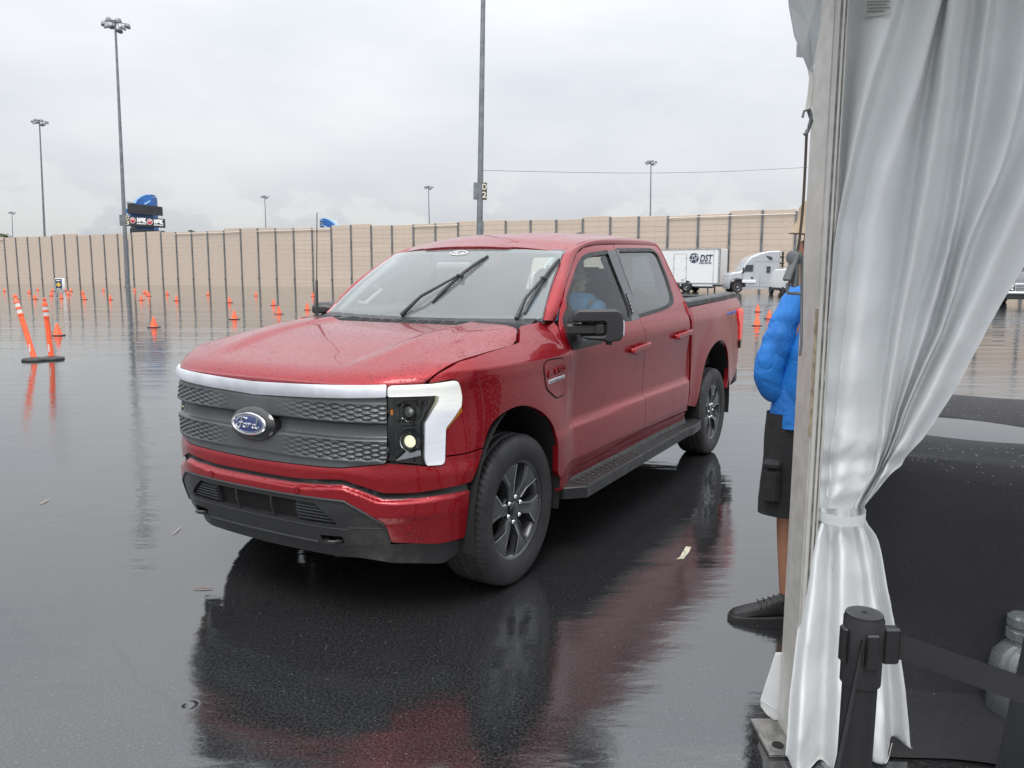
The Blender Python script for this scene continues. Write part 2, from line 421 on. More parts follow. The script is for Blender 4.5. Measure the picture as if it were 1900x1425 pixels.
# ------------------------------------------------------------------ wet car park
FW = np.array((fwd[0], fwd[1])); FW = FW/np.linalg.norm(FW); RT = np.array((FW[1], -FW[0]))
def gz(x, y):
    """the lot is level round the pickup and rises very gently towards the sound wall"""
    x, y = np.asarray(x, float), np.asarray(y, float); dx, dy = x-CAM[0], y-CAM[1]; l = dx*RT[0]+dy*RT[1]; r = np.hypot(dx, dy)
    k = np.clip(.00549+.0066*l/np.maximum(r, 1), .0008, .009); t = np.minimum(r, 170.)-14
    s = np.where(t < -6, 0, np.where(t < 6, (t+6)**2/24, t)); return k*s
def at(f, l): p = CAM[:2]+f*FW+l*RT; return np.array((p[0], p[1], float(gz(p[0], p[1]))))
rr_ = np.concatenate([[.0], np.linspace(1, 8, 5), np.linspace(9, 22, 14), np.geomspace(25, 170, 24), [200, 300, 600, 1500, 4000]])
th_ = np.linspace(0, 2*math.pi, 181)[:-1]
G = np.zeros((len(th_), len(rr_), 3)); G[..., 0] = CAM[0]+rr_[None]*np.cos(th_)[:, None]; G[..., 1] = CAM[1]+rr_[None]*np.sin(th_)[:, None]; G[..., 2] = gz(G[..., 0], G[..., 1])
def asphalt():
    t = NT('wet asphalt'); g = t.n('ShaderNodeNewGeometry'); mp = lambda sc, ro=0: (lambda m: (m.inputs['Scale'].__setattr__('default_value', sc), m.inputs['Rotation'].__setattr__('default_value', (0, 0, ro)), t.l(g.outputs['Position'], m.inputs[0]), m.outputs[0])[-1])(t.n('ShaderNodeMapping'))
    p = mp((1, 1, 1)); big = t.noise(p, .22, 3, .5); mid = t.noise(p, 1.3, 5, .6); agg = t.noise(p, 95, 3, .7); fine = t.noise(p, 240, 2, .6)
    puddle = t.ramp(t.math('ADD', t.math('MULTIPLY', big, .7), t.math('MULTIPLY', mid, .3)), .40, .62)      # 1 = standing water
    base = t.mix(t.ramp(agg, .35, .75), (.006, .0062, .0066), (.042, .043, .045)); base = t.mix(t.ramp(t.noise(p, .9, 6, .7), .5, .8), base, (.024, .024, .025))
    vor = t.n('ShaderNodeTexVoronoi'); t.l(p, vor.inputs['Vector']); vor.inputs['Scale'].default_value = 60
    spk = t.math('MULTIPLY', t.ramp(vor.outputs['Distance'], .20, .10), t.ramp(t.noise(p, 31, 2, .5), .52, .66)); base = t.mix(t.math('MULTIPLY', spk, .7), base, (.20, .195, .185))
    # a film of water: mirror smooth where it stands, broken by the aggregate where it runs thin
    rough = t.ramp(puddle, 0, 1, .040, .006)
    m1 = t.n('ShaderNodeMapping'); m1.inputs['Rotation'].default_value = (0, 0, -YAW); t.l(g.outputs['Position'], m1.inputs[0])
    def vp(sc): m = t.n('ShaderNodeMapping'); m.inputs['Scale'].default_value = sc; t.l(m1.outputs[0], m.inputs[0]); return m.outputs[0]
    rip = t.noise(vp((1.5, .8, 1)), 9, 3, .55); swell = t.noise(vp((1.5, .35, 1)), .42, 4, .55); ripl = t.noise(vp((1.8, .6, 1)), 2.2, 3, .55)
    rg = t.noise(vp((1.6, .07, 1)), .30, 2, .5); far_ = t.n('ShaderNodeVectorMath', operation='DISTANCE'); t.l(g.outputs['Position'], far_.inputs[0]); far_.inputs[1].default_value = (0, 0, 0); ridge = t.math('MULTIPLY', t.ramp(t.math('ABSOLUTE', t.math('SUBTRACT', rg, .5)), .0, .05, 1., 0.), t.ramp(far_.outputs['Value'], 13, 24))
    nr = t.bump(ridge, 1., .010); nr = t.bump(swell, 1., .020, nr); nr = t.bump(ripl, 1., .0042, nr); nr = t.bump(rip, 1., .0011, nr)
    thin = t.math('MULTIPLY', t.math('ADD', t.math('MULTIPLY', agg, .8), fine), t.ramp(puddle, 0, 1, 1., .30)); nr = t.bump(thin, 1., .00016, nr)
    wob = t.n('ShaderNodeVectorMath', operation='ADD'); nz = t.n('ShaderNodeTexNoise'); t.l(p, nz.inputs['Vector']); nz.inputs['Scale'].default_value = .9; nz.inputs['Detail'].default_value = 5; t.l(p, wob.inputs[0]); t.l(nz.outputs['Color'], wob.inputs[1])
    ck = t.n('ShaderNodeTexVoronoi', feature='DISTANCE_TO_EDGE'); t.l(wob.outputs[0], ck.inputs['Vector']); ck.inputs['Scale'].default_value = .10; crack = t.ramp(ck.outputs['Distance'], .0006, .0016, 1., 0.)
    base = t.mix(t.math('MULTIPLY', crack, .35), base, (.004, .004, .004))
    rv = t.n('ShaderNodeTexVoronoi'); t.l(p, rv.inputs['Vector']); rv.inputs['Scale'].default_value = 1.7; sc3 = t.n('ShaderNodeSeparateColor'); t.l(rv.outputs['Color'], sc3.inputs[0])
    ring = t.math('MULTIPLY', t.math('MULTIPLY', t.math('SINE', t.math('MULTIPLY', rv.outputs['Distance'], 150.)), t.ramp(rv.outputs['Distance'], .0, .10, 1., 0.)), t.ramp(sc3.outputs[0], .80, .86)); nr = t.bump(ring, 1., .0010, nr)
    b = t.pbr(base, rough, 0, nr, 0, ior=2.15)
    return t.m
gm_ = MB().grid(G, close_u=True); ground = gm_.obj('ground', asphalt(), sharp=None); ground['kind'] = 'structure'
def sheet(name, poly, m, z, label, cat):
    c = np.mean(poly, axis=0); mb = MB(); L = [(x-c[0], y-c[1]) for x, y in poly]; mb.prism(L, (0, 0, 0), (1, 0, 0), (0, 1, 0), .003); o = mb.obj(name, m); o.location = (c[0], c[1], float(gz(*c))+z); return tag(o, label, cat)
MAT['paintmark'] = pm('worn yellow white paint', (.42,.40,.30), .6, var=.5, vs=40, bump=.5, bs=90); MAT['chalk'] = pm('pale wood chip', (.52,.42,.34), .7)
a_ = np.array((-.889, 1.571)); d1 = np.array((-.865,-.501)); d2 = np.array((-.501,.865))
sheet('painted_mark', [a_+d1*p+d2*q for p, q in ((-.10,-.060),(-.06,-.030),(.05,.015),(.12,.045),(.11,.075),(.03,.045),(-.09,-.015))], MAT['paintmark'], .002, 'short worn pale yellow paint mark on the wet asphalt beside the pickup', 'paint mark')
for (x, y, an, ln, lb) in ((.457,-2.74, .55,.13,'pale stick lying on the wet asphalt, farther left of the pickup nose'),(.388,-1.358,.6,.14,'pale stick on the wet asphalt close to the pickup bumper'),(.93,-.42,2.2,.10,'brown twig on the dark asphalt under the front bumper')):
    q = MB().tube([(-ln/2, 0,.005),(0,.006,.008),(ln/2, 0,.005)], [.0015,.003,.0015], 6).obj('stick', MAT['chalk'] if x < .9 else pm('brown twig', (.20,.11,.07), .7)); q.location = (x, y, 0); q.rotation_euler = (0, 0, an); tag(q, lb, 'stick')

# ------------------------------------------------------------------ sound wall
def wood(name, c, var):
    t = NT(name); v = t.coord('Object', (1, 1, 14)); oi = t.n('ShaderNodeObjectInfo'); n = t.noise(v, 2.2, 6, .65)
    base = t.mix(t.ramp(n, .3, .75), tuple(x*.86 for x in c), tuple(x*1.08 for x in c)); base = t.mix(t.math('MULTIPLY', oi.outputs['Random'], var), base, tuple(x*.72 for x in c))
    st = t.ramp(t.noise(t.coord('Object', (3, 3, .25)), 1.5, 5, .7), .55, .85); base = t.mix(t.math('MULTIPLY', st, .3), base, (.22,.16,.12)); t.pbr(base, .75, 0, t.bump(n, .3, .02)); return t.m
MAT['plank'] = wood('tan sound wall planks', (.56,.465,.385), .34); MAT['steel'] = pm('weathered galvanised steel', (.17,.18,.185), .55, .5, var=.35, vs=1.2, bump=.2, bs=8)
F0, dFi, dLi = 148.7, -.01054*148.7, 3.27
L0c, dLc = -.644, .021
import functools
la_ = lambda i: (-.6437+.02126*i)/(1-.01054*i)
def wallp(i): f = F0*(1-.01054*i); return at(f, f*(-.6437+.02126*i)/(1-.01054*i))
WH = 8.64; i0, i1 = -8, 50
wall = empty('sound_wall', tuple(wallp(20)), 0, 'tall tan plank sound wall with dark steel posts behind the lot', 'wall'); wo_ = np.array(wallp(20))
bay = np.linalg.norm(wallp(21)[:2]-wallp(20)[:2]); ang = math.atan2(*(wallp(21)-wallp(20))[1::-1]); wd = np.array((math.cos(ang), math.sin(ang), 0)); wnn = np.array((wd[1], -wd[0], 0)); wnn = wnn if np.dot(wnn[:2], CAM[:2]-wo_[:2]) > 0 else -wnn
NP = 14; ph = WH/NP
pk = MB().box((0, 0, ph/2), (bay-.10,.10, ph-.012), .02).mesh('plank', MAT['plank'])
ps = MB(); ps.box((0,.10, WH/2+.05), (.26,.03, WH+.1)); ps.box((0,-.14, WH/2+.05), (.26,.03, WH+.1)); ps.box((0,-.02, WH/2+.05), (.03,.21, WH+.1)); ps.box((-.10,-.17, 1.15), (.12,.05,.20)); psm = ps.mesh('post', MAT['steel'])
flip = 1 if np.dot(np.array((-math.sin(ang), math.cos(ang))), wnn[:2]) < 0 else -1
near = [i for i in range(20, 41)]; mbr = MB(); mbk = MB()
tops = lambda i: .05*math.sin(i*1.7)+(.22 if i in (-2,-1, 4, 5, 10, 11, 16, 17, 18, 22, 23, 28, 29, 33, 38, 39) else 0)
rz_ = ang if flip > 0 else ang+math.pi
for i in range(i0, i1):
    P = wallp(i)-wo_; Q = wallp(i+1)-wo_; z = min(P[2], Q[2])-.22; c = (P+Q)/2; hs_ = (WH+.12+tops(i))/WH
    link('post', psm, wall, (P[0], P[1], P[2]-.22+min(tops(i), tops(i-1))+.0), (0, 0, rz_))
    for k in range(NP):
        if i in near: link('plank', pk, wall, (c[0], c[1], z+k*ph*hs_), (0, 0, ang)).scale = (1, 1, hs_)
        else: mbr.box((c[0], c[1], z+(k+.5)*ph*hs_), (bay-.10,.10, ph*hs_-.014), 0, np.array(Matrix.Rotation(ang, 3, 'Z')))
    mbk.box((c[0]-wnn[0]*.03, c[1]-wnn[1]*.03, z+WH*hs_/2), (bay,.02, WH*hs_-.04), 0, np.array(Matrix.Rotation(ang, 3, 'Z')))
far = mbr.obj('far_plank', MAT['plank'], wall); far['kind'] = 'stuff'; mbk.obj('backing', pm('wall core', (.34,.27,.21), .8), wall)
rl = pm('pale pipe', (.62,.60,.56), .5)
for a, b in ((13, 17), (18, 22), (26, 28), (36, 40), (-4, 0)):
    A, B = wallp(a)-wo_+wnn*.22+(0, 0, WH-.42), wallp(b)-wo_+wnn*.22+(0, 0, WH-.42); MB().tube([A, B], .055, 6).obj('rail', rl, wall)

# ------------------------------------------------------------------ high mast lights
MAT['mast'] = pm('grey galvanised mast', (.21,.225,.24), .45, .6, var=.2, vs=2); MAT['lamphead'] = pm('grey lamp housing', (.20,.21,.23), .5, .3); MAT['signdark'] = pm('dark brown sign plate', (.055,.048,.04), .6); MAT['cream'] = pm('cream lettering', (.78,.72,.58), .6)
def mast(base, top, signtxt, label, group='high mast lot lights', r0=.30, r1=.13, heads=8):
    base, top = np.array(base), np.array(top); H = np.linalg.norm(top-base); o = empty('light_mast', tuple(base), 0, label, 'light mast', group)
    q = Vector(top-base).to_track_quat('Z', 'Y'); o.rotation_mode = 'QUATERNION'; vd = CAM[:2]-base[:2]; a = math.atan2(vd[1], vd[0])+math.pi/2
    o.rotation_quaternion = q @ Matrix.Rotation(a-q.to_euler().z*0, 4, 'Z').to_quaternion() if False else (Vector((0, 0, 1)).rotation_difference(Vector(top-base)) @ Matrix.Rotation(a, 4, 'Z').to_quaternion())
    MB().lathe([(r0*1.5,-.2),(r0*1.5,.12),(r0,.14),(r1, H),(0, H)], n=14).obj('pole', MAT['mast'], o); MB().box((.28,-.05, 3.2), (.16,.22, 6.4), .02).obj('conduit_box', MAT['mast'], o)
    MB().lathe([(.55, H-.22),(.55, H-.10),(.45, H-.08),(.45, H-.24),(.55, H-.22)], n=20, cap=False).tube([(-1.3, 0, H-.2),(1.3, 0, H-.2)], .06, 6).tube([(0,-1.3, H-.2),(0, 1.3, H-.2)], .06, 6).obj('head_ring', MAT['mast'], o)
    lm = MB().lathe([(.10,.28),(.22,.22),(.40,-.10),(.42,-.24),(.30,-.26),(0,-.22)], n=12).mesh('lamp', MAT['lamphead'])
    for k in range(heads):
        t = 2*math.pi*(k+.35)/heads; tier = -.55*(k % 3 == 1); R_ = 1.52 if k % 3 != 1 else 1.05
        l_ = link('lamp', lm, o, (R_*math.cos(t), R_*math.sin(t), H-.32+tier)); l_.rotation_euler = (0, R(22), t)
        MB().tube([(.4*math.cos(t), .4*math.sin(t), H-.15),(R_*math.cos(t), R_*math.sin(t), H-.12+tier)], .05, 6).obj('arm', MAT['mast'], o)
    if signtxt:
        zs, x = signtxt[1], .26
        for sx in (1, -1):
            s_ = MB().box((sx*.36, -.02, zs), (.46,.30, 1.45), .01).obj('sign_box', MAT['signdark'] if sx > 0 else MAT['mast'], o)
            if sx > 0:
                for k, ch in enumerate(signtxt[0]): text_obj('sign_letter', ch, .72, MAT['cream'], s_, .012, (.365,-.175, zs+.34-.68*k), (1, 0, 0), (0, 0, 1), width=.36, bold=.012)
    return o
def pix(px, py, D):
    d = rgt*(px-950)/FPX+dwn*(py-712.5)/FPX+fwd; t = D/(d[0]*FW[0]+d[1]*FW[1]); return CAM+t*d
def foot(px, py, D): P = pix(px, py, D); P[2] = float(gz(P[0], P[1])); return P
for (bx, by, tx, ty, D, sg, lb) in (
    (236.5,532, 213.5,38, 106,('D3', 8.86),'tall light mast standing before the wall, sign box reading D over 3'),
    (888,540, 903,-420, 70,('D2', 8.98),'thick mast behind the pickup roof, sign box reading D over 2'),
    (87,527, 73,222, 180, None,'second tallest light mast, rising beyond the wall left of the D3 mast'),
    (27,523, 22,393, 400, None,'tiny far light mast beyond the left end of the wall'),
    (497,523, 491,363, 330, None,'far light mast beyond the wall between the two blue scoreboards and above the orange cones'),
    (799,525, 795,345, 290, None,'far light mast beyond the wall just left of the D2 mast'),
    (1205,529, 1208,298, 225, None,'light mast beyond the wall above the white trailer'),
    (823,526, 823,416, 470, None,'lamp head barely peeping over the wall left of the D2 mast'),
    (1151,528, 1151,403, 420, None,'lamp head barely peeping over the wall right of the pickup roof')):
    mast(foot(bx, by, D), pix(tx, ty, D), sg, lb)
cbl = [pix(895,316,70), pix(1050,319.5,75), pix(1200,321,80), pix(1350,318,85), pix(1490,311,90), pix(1700,300,96)]
tag(MB().tube(cr_path(cbl, 6), .022, 5).obj('cable', MAT['steel']), 'thin overhead cable strung from the D2 mast to the right', 'cable')

# ------------------------------------------------------------------ scoreboards beyond the wall
MAT['sblue'] = pm('scoreboard blue', (.022,.115,.36), .4, var=.2, vs=.4); MAT['spale'] = pm('pale blue edge', (.35,.55,.78), .4); MAT['board'] = pm('scoreboard black', (.020,.021,.026), .5, var=.3, vs=.8); MAT['sgrey'] = pm('scoreboard grey', (.33,.36,.38), .5); MAT['sred'] = pm('sponsor red', (.45,.03,.035), .4); MAT['pure'] = pm('sign white', (.80,.80,.80), .5)
def score(D, px0, k, flipx, label, txt):
    o0 = pix(px0, 515, D); base = np.array((o0[0], o0[1], float(gz(o0[0], o0[1])))); vd = math.atan2(RT[1], RT[0]); sb = empty('scoreboard', tuple(base), vd, label, 'scoreboard')
    sc = D/FPX*k; X = lambda x: flipx*(x-280)*sc; Z = lambda y: (520-y)*D/FPX
    ux, uz = np.array((1., 0, 0)), np.array((0, 0, 1.)); pr = lambda nm, L, y, h, m, par=sb: MB().prism([(X(a), Z(b)) for a, b in L], (0, y, 0), ux, uz, h).obj(nm, m, par)
    fin = [(257,380),(263,372),(270,367),(280,363),(286,364),(289,367),(289,392),(289,400),(289,520),(247,520),(247,400),(236,392.5),(247,386)]
    pr('tower', fin, 3.6, 3.0, MAT['sblue'])
    pr('fin_edge', [(252,378),(262,368),(271,363.5),(280,361.5),(287,362.5),(280,364.5),(270,368.5),(263,374),(258,380)], 3.9, 3.2, MAT['spale']); pr('fin_edge', [(234,391),(247,384),(247,389),(238,393)], 3.8, 3.1, MAT['spale'])
    pr('swoosh', [(274,379),(285,373),(286,375),(276,381)], .60, .05, MAT['spale'])
    pr('brace', [(235,396),(246,410),(258,423),(249,423.5),(240,409),(234,398)], 2.0, 1.5, MAT['sgrey']); pr('canopy', [(238,377.5),(250,375),(257,378),(247,379.5)], 1.6, 1.5, MAT['sgrey'])
    b1 = pr('board', [(247,379),(308,385),(308,401),(247,397)], (.4), .9, MAT['board']); b2 = pr('board', [(247,402.5),(311.5,406.5),(311.5,422.5),(247.5,419.5)], (.4), .9, MAT['board']); b3 = pr('board', [(249,424),(310,428),(310,434),(249,437)], (.4), .9, MAT['board'])
    if txt:
        n_ = -1.
        for (cx, cy, tx) in ((255.3,409.5, 271.3),(286.3,412, 302)):
            MB().lathe([(5.4*sc,-.53),(5.4*sc,-.56),(4.5*sc,-.57),(0,-.57)], (X(cx), 0, Z(cy)), (0, 1, 0), 24).obj('logo_ring', MAT['pure'], b2)
            MB().lathe([(4.6*sc,-.56),(4.6*sc,-.585),(0,-.585)], (X(cx), 0, Z(cy)), (0, 1, 0), 24).obj('logo_disc', MAT['sred'], b2)
            text_obj('logo_text', 'NGK', 3*sc, MAT['pure'], b2, .01, (X(cx),-.60, Z(cy-1.6)), (1, 0, -.05), uz, width=6.4*sc, bold=.02)
            text_obj('sponsor_name', 'NGK', 9*sc, MAT['pure'], b2, .01, (X(tx),-.56, Z(cy)), (1, 0, -.06), uz, width=17.5*sc, bold=.14)
            text_obj('sponsor_line', 'SPARK PLUGS', 2.4*sc, MAT['pure'], b2, .01, (X(tx),-.56, Z(cy+6)), (1, 0, -.06), uz, width=17*sc, bold=.04)
    else:
        for k_ in range(5): MB().box((X(284.5), .2, Z(367+4.5*k_)), (5*sc,.6, 1.6*sc)).obj('ladder_rung', MAT['sgrey'], sb)
score(205, 279, 1.0, 1, 'blue finned scoreboard with black sponsor panels rising beyond the wall', True)
sb2 = score(300, 604, .95, -1, 'second blue fin scoreboard, only its tip shows above the wall behind the truck aerial', False)
for o in [c for c in bpy.data.objects if c.name.startswith('scoreboard')]:
    if o.get('label', '').startswith('second'): o.location.z -= 44/FPX*300
# ------------------------------------------------------------------ pickup truck: body surface
def pchip(xs,ys):
    xs=np.array(xs,float); ys=np.array(ys,float); h=np.diff(xs); d=np.diff(ys)/h
    m=np.zeros(len(xs)); m[0]=d[0]; m[-1]=d[-1]
    for i in range(1,len(xs)-1):
        if d[i-1]*d[i]>0:
            w1=2*h[i]+h[i-1]; w2=h[i]+2*h[i-1]; m[i]=(w1+w2)/(w1/d[i-1]+w2/d[i])
    def f(x):
        x=np.asarray(x,float); xc=np.clip(x,xs[0],xs[-1]); i=np.clip(np.searchsorted(xs,xc)-1,0,len(xs)-2)
        t=(xc-xs[i])/h[i]; t2=t*t; t3=t2*t
        return (2*t3-3*t2+1)*ys[i]+(t3-2*t2+t)*h[i]*m[i]+(-2*t3+3*t2)*ys[i+1]+(t3-t2)*h[i]*m[i+1]
    return f
def sstep(a,b,x):
    t=np.clip((np.asarray(x,float)-a)/(b-a),0,1); return t*t*(3-2*t)
# plan curve
_pl=np.array([(.950,0),(.948,.15),(.942,.3),(.928,.45),(.900,.58),(.853,.70),(.785,.79),(.70,.862),(.61,.912),(.515,.945),(.41,.966),(.3,.978),(.15,.984),(0,.985)])
def _cr(P,n=40):
    Q=np.vstack([[P[1][0],-P[1][1]],P,[2*P[-1]-P[-2]]]); out=[]
    for i in range(1,len(Q)-2):
        t=np.linspace(0,1,n,endpoint=False)[:,None]; a,b,c,d=Q[i-1],Q[i],Q[i+1],Q[i+2]
        out.append(.5*((2*b)+(-a+c)*t+(2*a-5*b+4*c-d)*t**2+(-a+3*b-3*c+d)*t**3))
    return np.vstack(out+[P[-1:]])
_c=_cr(_pl); _s=np.concatenate([[0],np.cumsum(np.linalg.norm(np.diff(_c,axis=0),axis=1))])
UX=_s[-1]           # u of x=0 on the side ; x=-t -> u=UX+t
def plan(u):
    u=np.asarray(u,float); x=np.where(u<=UX,np.interp(u,_s,_c[:,0]),UX-u); y=np.where(u<=UX,np.interp(u,_s,_c[:,1]),.985)
    # taper of bed / cab plan
    y=y-.03*sstep(-3.9,-4.95,x)-0*x
    return x,y
_uu=np.linspace(0,UX,400); _ang=np.unwrap(np.arctan2(np.gradient(plan(_uu)[1]),np.gradient(plan(_uu)[0])))
_ang=np.convolve(np.pad(_ang,12,'edge'),np.ones(25)/25,'valid')
def pnorm(u):
    a=np.where(np.asarray(u)<=UX,np.interp(u,_uu,_ang),np.pi); return np.sin(a),-np.cos(a)
front=pchip([.17,.24,.32,.40,.50,.57,.655,.672,.69,.70,.735,.80,.95,1.10,1.135,1.16,1.20,1.24,1.30,1.4],[-.12,-.095,-.065,-.042,-.014,.0,.0,-.022,-.028,-.012,-.012,-.03,-.042,-.052,-.048,-.06,-.10,-.15,-.25,-.4])
fender=pchip([.17,.4,.6,.72,.78,.95,1.10,1.165,1.19,1.215,1.26,1.32,1.40,1.5],[-.06,-.03,-.014,-.010,-.018,-.02,-.012,-.006,-.006,-.022,-.062,-.12,-.2,-.32])
door=pchip([.40,.47,.52,.56,.66,.715,.745,.765,.80,.90,1.05,1.16,1.21,1.25,1.30,1.345,1.37,1.40,1.5,1.6,1.7,1.78,1.83,1.87,1.91],[-.05,-.035,-.022,-.014,-.012,-.013,-.016,-.034,-.043,-.040,-.028,-.014,-.010,-.014,-.028,-.046,-.054,-.066,-.118,-.170,-.222,-.262,-.290,-.325,-.40])
bed=pchip([.40,.5,.62,.75,.9,1.05,1.16,1.23,1.28,1.33,1.39,1.43,1.47,1.5],[-.07,-.04,-.025,-.02,-.016,-.01,-.006,-.004,-.012,-.028,-.052,-.062,-.068,-.08])
slotz=pchip([0,.27,.53,.605,.728,.906,1.05,1.16,1.3],[.681,.6815,.700,.6775,.6375,.633,.639,.650,.655])
def flare(x,z):
    o=0
    for cx,cz,a,b in ((.06,.44,.47,.52),(-3.62,.46,.47,.58)):
        r=np.hypot((x-cx)/a,(z-cz)/b); o=o+.024*sstep(1.60,1.02,r)
    return o
def body(u,z):
    u=np.asarray(u,float); z=np.asarray(z,float); sg=np.where(u<0,-1.,1.); u=np.abs(u); x,y=plan(u); nx,ny=pnorm(u)
    sl=.035*np.clip(-x/2.8,0,1.6)      # lines rise to the rear
    zz=z-sl
    wf=sstep(.78,1.28,u); wd=sstep(-.50,-.66,x); wb=sstep(-2.80,-2.90,x)
    zf=z
    so=slotz(np.abs(u)); zl=so+.012; zs=np.where(z>zl,np.where(z<.80,.702+(z-zl)*(.80-.702)/(.80-zl),z),z-(so-.69)*sstep(.50,.60,z))
    d=(front(zs)-.032*sstep(.45,.72,u)*sstep(1.25,.95,u)*sstep(.98,.62,z))*(1-wf)+(wf)*(fender(zf)*(1-wd)+wd*(door(zz)*(1-wb)+wb*bed(zz)))
    d=d+flare(x,z)*wf
    return np.stack([x+nx*d,sg*(y+ny*d),z+0*x],-1)
def boff(D):
    """the body surface pushed out along its own normal by D(u,z)"""
    def f(u, v):
        e = .003; X = body(u, v); N = np.cross(body(u+e, v)-body(u-e, v), body(u, v+e)-body(u, v-e)); N /= np.linalg.norm(N, axis=-1, keepdims=True)+1e-12
        s = np.sign(np.sum(N*(X-np.array((-1.5, 0, .8))), -1, keepdims=True)); d = D(u, v) if callable(D) else D
        return X+N*s*(np.asarray(d)[..., None] if np.ndim(d) else d)
    return f
sym = lambda L: list(L)+[(-u, z) for u, z in reversed(L) if abs(u) > 1e-6]

truck = empty('pickup_truck', (0, 0, 0), 0, 'wet red crew cab pickup truck with white light bar across its grille', 'pickup truck')
T = truck
RED, WET, BLK, BLW = MAT['red'], MAT['redwet'], MAT['black'], MAT['blackwet']

# --- outlines in (u, z); u runs along the plan line of the body from the middle of the nose to the tail
DRL = [(.764,1.135),(.780,1.142),(.980,1.145),(1.093,1.155),(1.114,1.149),(1.130,1.118),(1.140,1.080),(1.139,1.035),(1.098,.986),(1.050,.938),(1.041,.780),(1.025,.768),(.950,.770),(.942,.802),(.945,.965),(1.014,1.055),(1.018,1.084),(1.007,1.092),(.764,1.093)]
LAMP = [(.766,1.088),(1.002,1.089),(1.012,1.075),(1.009,1.048),(.940,.969),(.937,.785),(.80,.787),(.772,.786),(.764,.83),(.764,.92)]
AMB = [(1.146,1.033),(1.147,1.006),(1.085,.952),(1.053,.921),(1.053,.938),(1.10,.986)]
SHUT = [(.968,1.159),(1.029,1.193),(1.161,1.238),(1.369,1.262),(1.742,1.289)]
ARCHF = [(1.169,.646),(1.241,.764),(1.304,.895),(1.385,.948),(1.497,.973),(1.625,.973),(1.764,.937),(1.874,.886),(1.968,.809),(2.005,.723),(2.021,.629),(2.030,.534)]
ARCHR = [(4.735,.532),(4.805,.763),(4.885,.915),(5.03,1.020),(5.248,1.074),(5.442,1.050),(5.595,.957),(5.672,.815),(5.695,.685),(5.671,.581)]
ARCHR = [tuple(p) for p in cr_path(ARCHR, 4)]; ARCHF = [tuple(p) for p in cr_path(ARCHF, 4)]
DF = [(2.277,.478),(2.27,.53),(2.276,.668),(2.283,.854),(2.255,.985),(2.211,1.124),(2.190,1.199),(2.205,1.266),(2.228,1.345),(2.269,1.441),(2.300,1.492),(2.412,1.579),(2.634,1.705),(2.781,1.787),(2.929,1.829),(3.143,1.854)]
DT = (3.493,1.873)
SPLIT = [(3.472,1.837),(3.43,1.62),(3.385,1.42),(3.368,1.326),(3.405,1.259),(3.455,1.135),(3.470,.95),(3.469,.767),(3.472,.67),(3.467,.544)]
DR = [(3.935,1.893),(4.40,1.902),(4.44,1.893),(4.462,1.86),(4.467,1.709),(4.470,1.495),(4.446,1.312),(4.466,1.155),(4.495,.95),(4.509,.756),(4.512,.68),(4.482,.586),(4.488,.532)]

# --- sheet metal
fend = SHUT+[(1.82,1.33),(1.885,1.366),(2.175,1.378),(2.222,1.387)]+[p for p in DF[::-1] if p[1] < 1.36]+[(2.06,.495)]+ARCHF[::-1]
fend = [p for p in fend if not (p[1] < .817 and p[0] < 1.40)]+[(1.268,.819),(1.143,.808),(1.046,.806),(1.056,.923),(1.088,.954),(1.150,1.008),(1.149,1.033),(1.147,1.082),(1.136,1.120),(1.118,1.155),(1.095,1.161),(.985,1.150)]
panel('fender', body, fend, RED, T, st=.017, gap=.002, rad=.01, mirror=True, depth=.035)
bump_up = [(0,.752),(.27,.757),(.531,.763),(.758,.786),(.80,.783),(.945,.766),(1.025,.763),(1.044,.776),(1.046,.801),(1.143,.803),(1.266,.814),(1.238,.764),(1.178,.671),(1.155,.668),(.908,.647),(.735,.652),(.604,.691),(.530,.713),(.256,.692),(0,.691)]
panel('bumper_cover', body, sym(bump_up), RED, T, st=.0095, rad=.01, depth=.03)
band = [(0,.668),(.26,.669),(.53,.685),(.607,.663),(.722,.622),(.904,.618),(1.166,.632),(1.160,.509),(1.153,.397),(1.008,.385),(.768,.410),(.741,.487),(.716,.517),(.574,.600),(.508,.617),(.193,.615),(0,.615)]
bumper = panel('front_bumper', body, sym(band), RED, T, st=.0085, rad=.01, depth=.03)
for u, z in ((.295,.640),(.859,.482)):
    for s in (-1, 1):
        P = body(np.array([s*u]), np.array([z]))[0]; P2 = body(np.array([s*u+.01]), np.array([z]))[0]; tx = (P2-P)/np.linalg.norm(P2-P); n = np.cross(tx, (0, 0, 1)); n *= np.sign(n[0])
        MB().lathe([(.0165,.000),(.0165,.0035),(.0135,.0035),(.0130,.0015),(.0105,.0015),(.010,.0035),(0,.004)], P, n, 18).obj('parking_sensor', RED, bumper)
slotD = lambda u, z: -.016
panel('bumper_slot', boff(-.006), sym([(0,.70),(.256,.70),(.53,.722),(.60,.70),(.73,.66),(.908,.655),(1.15,.676),(1.165,.625),(.904,.610),(.725,.614),(.609,.655),(.53,.678),(.26,.662),(0,.66)]), BLK, T, rad=0, depth=0)

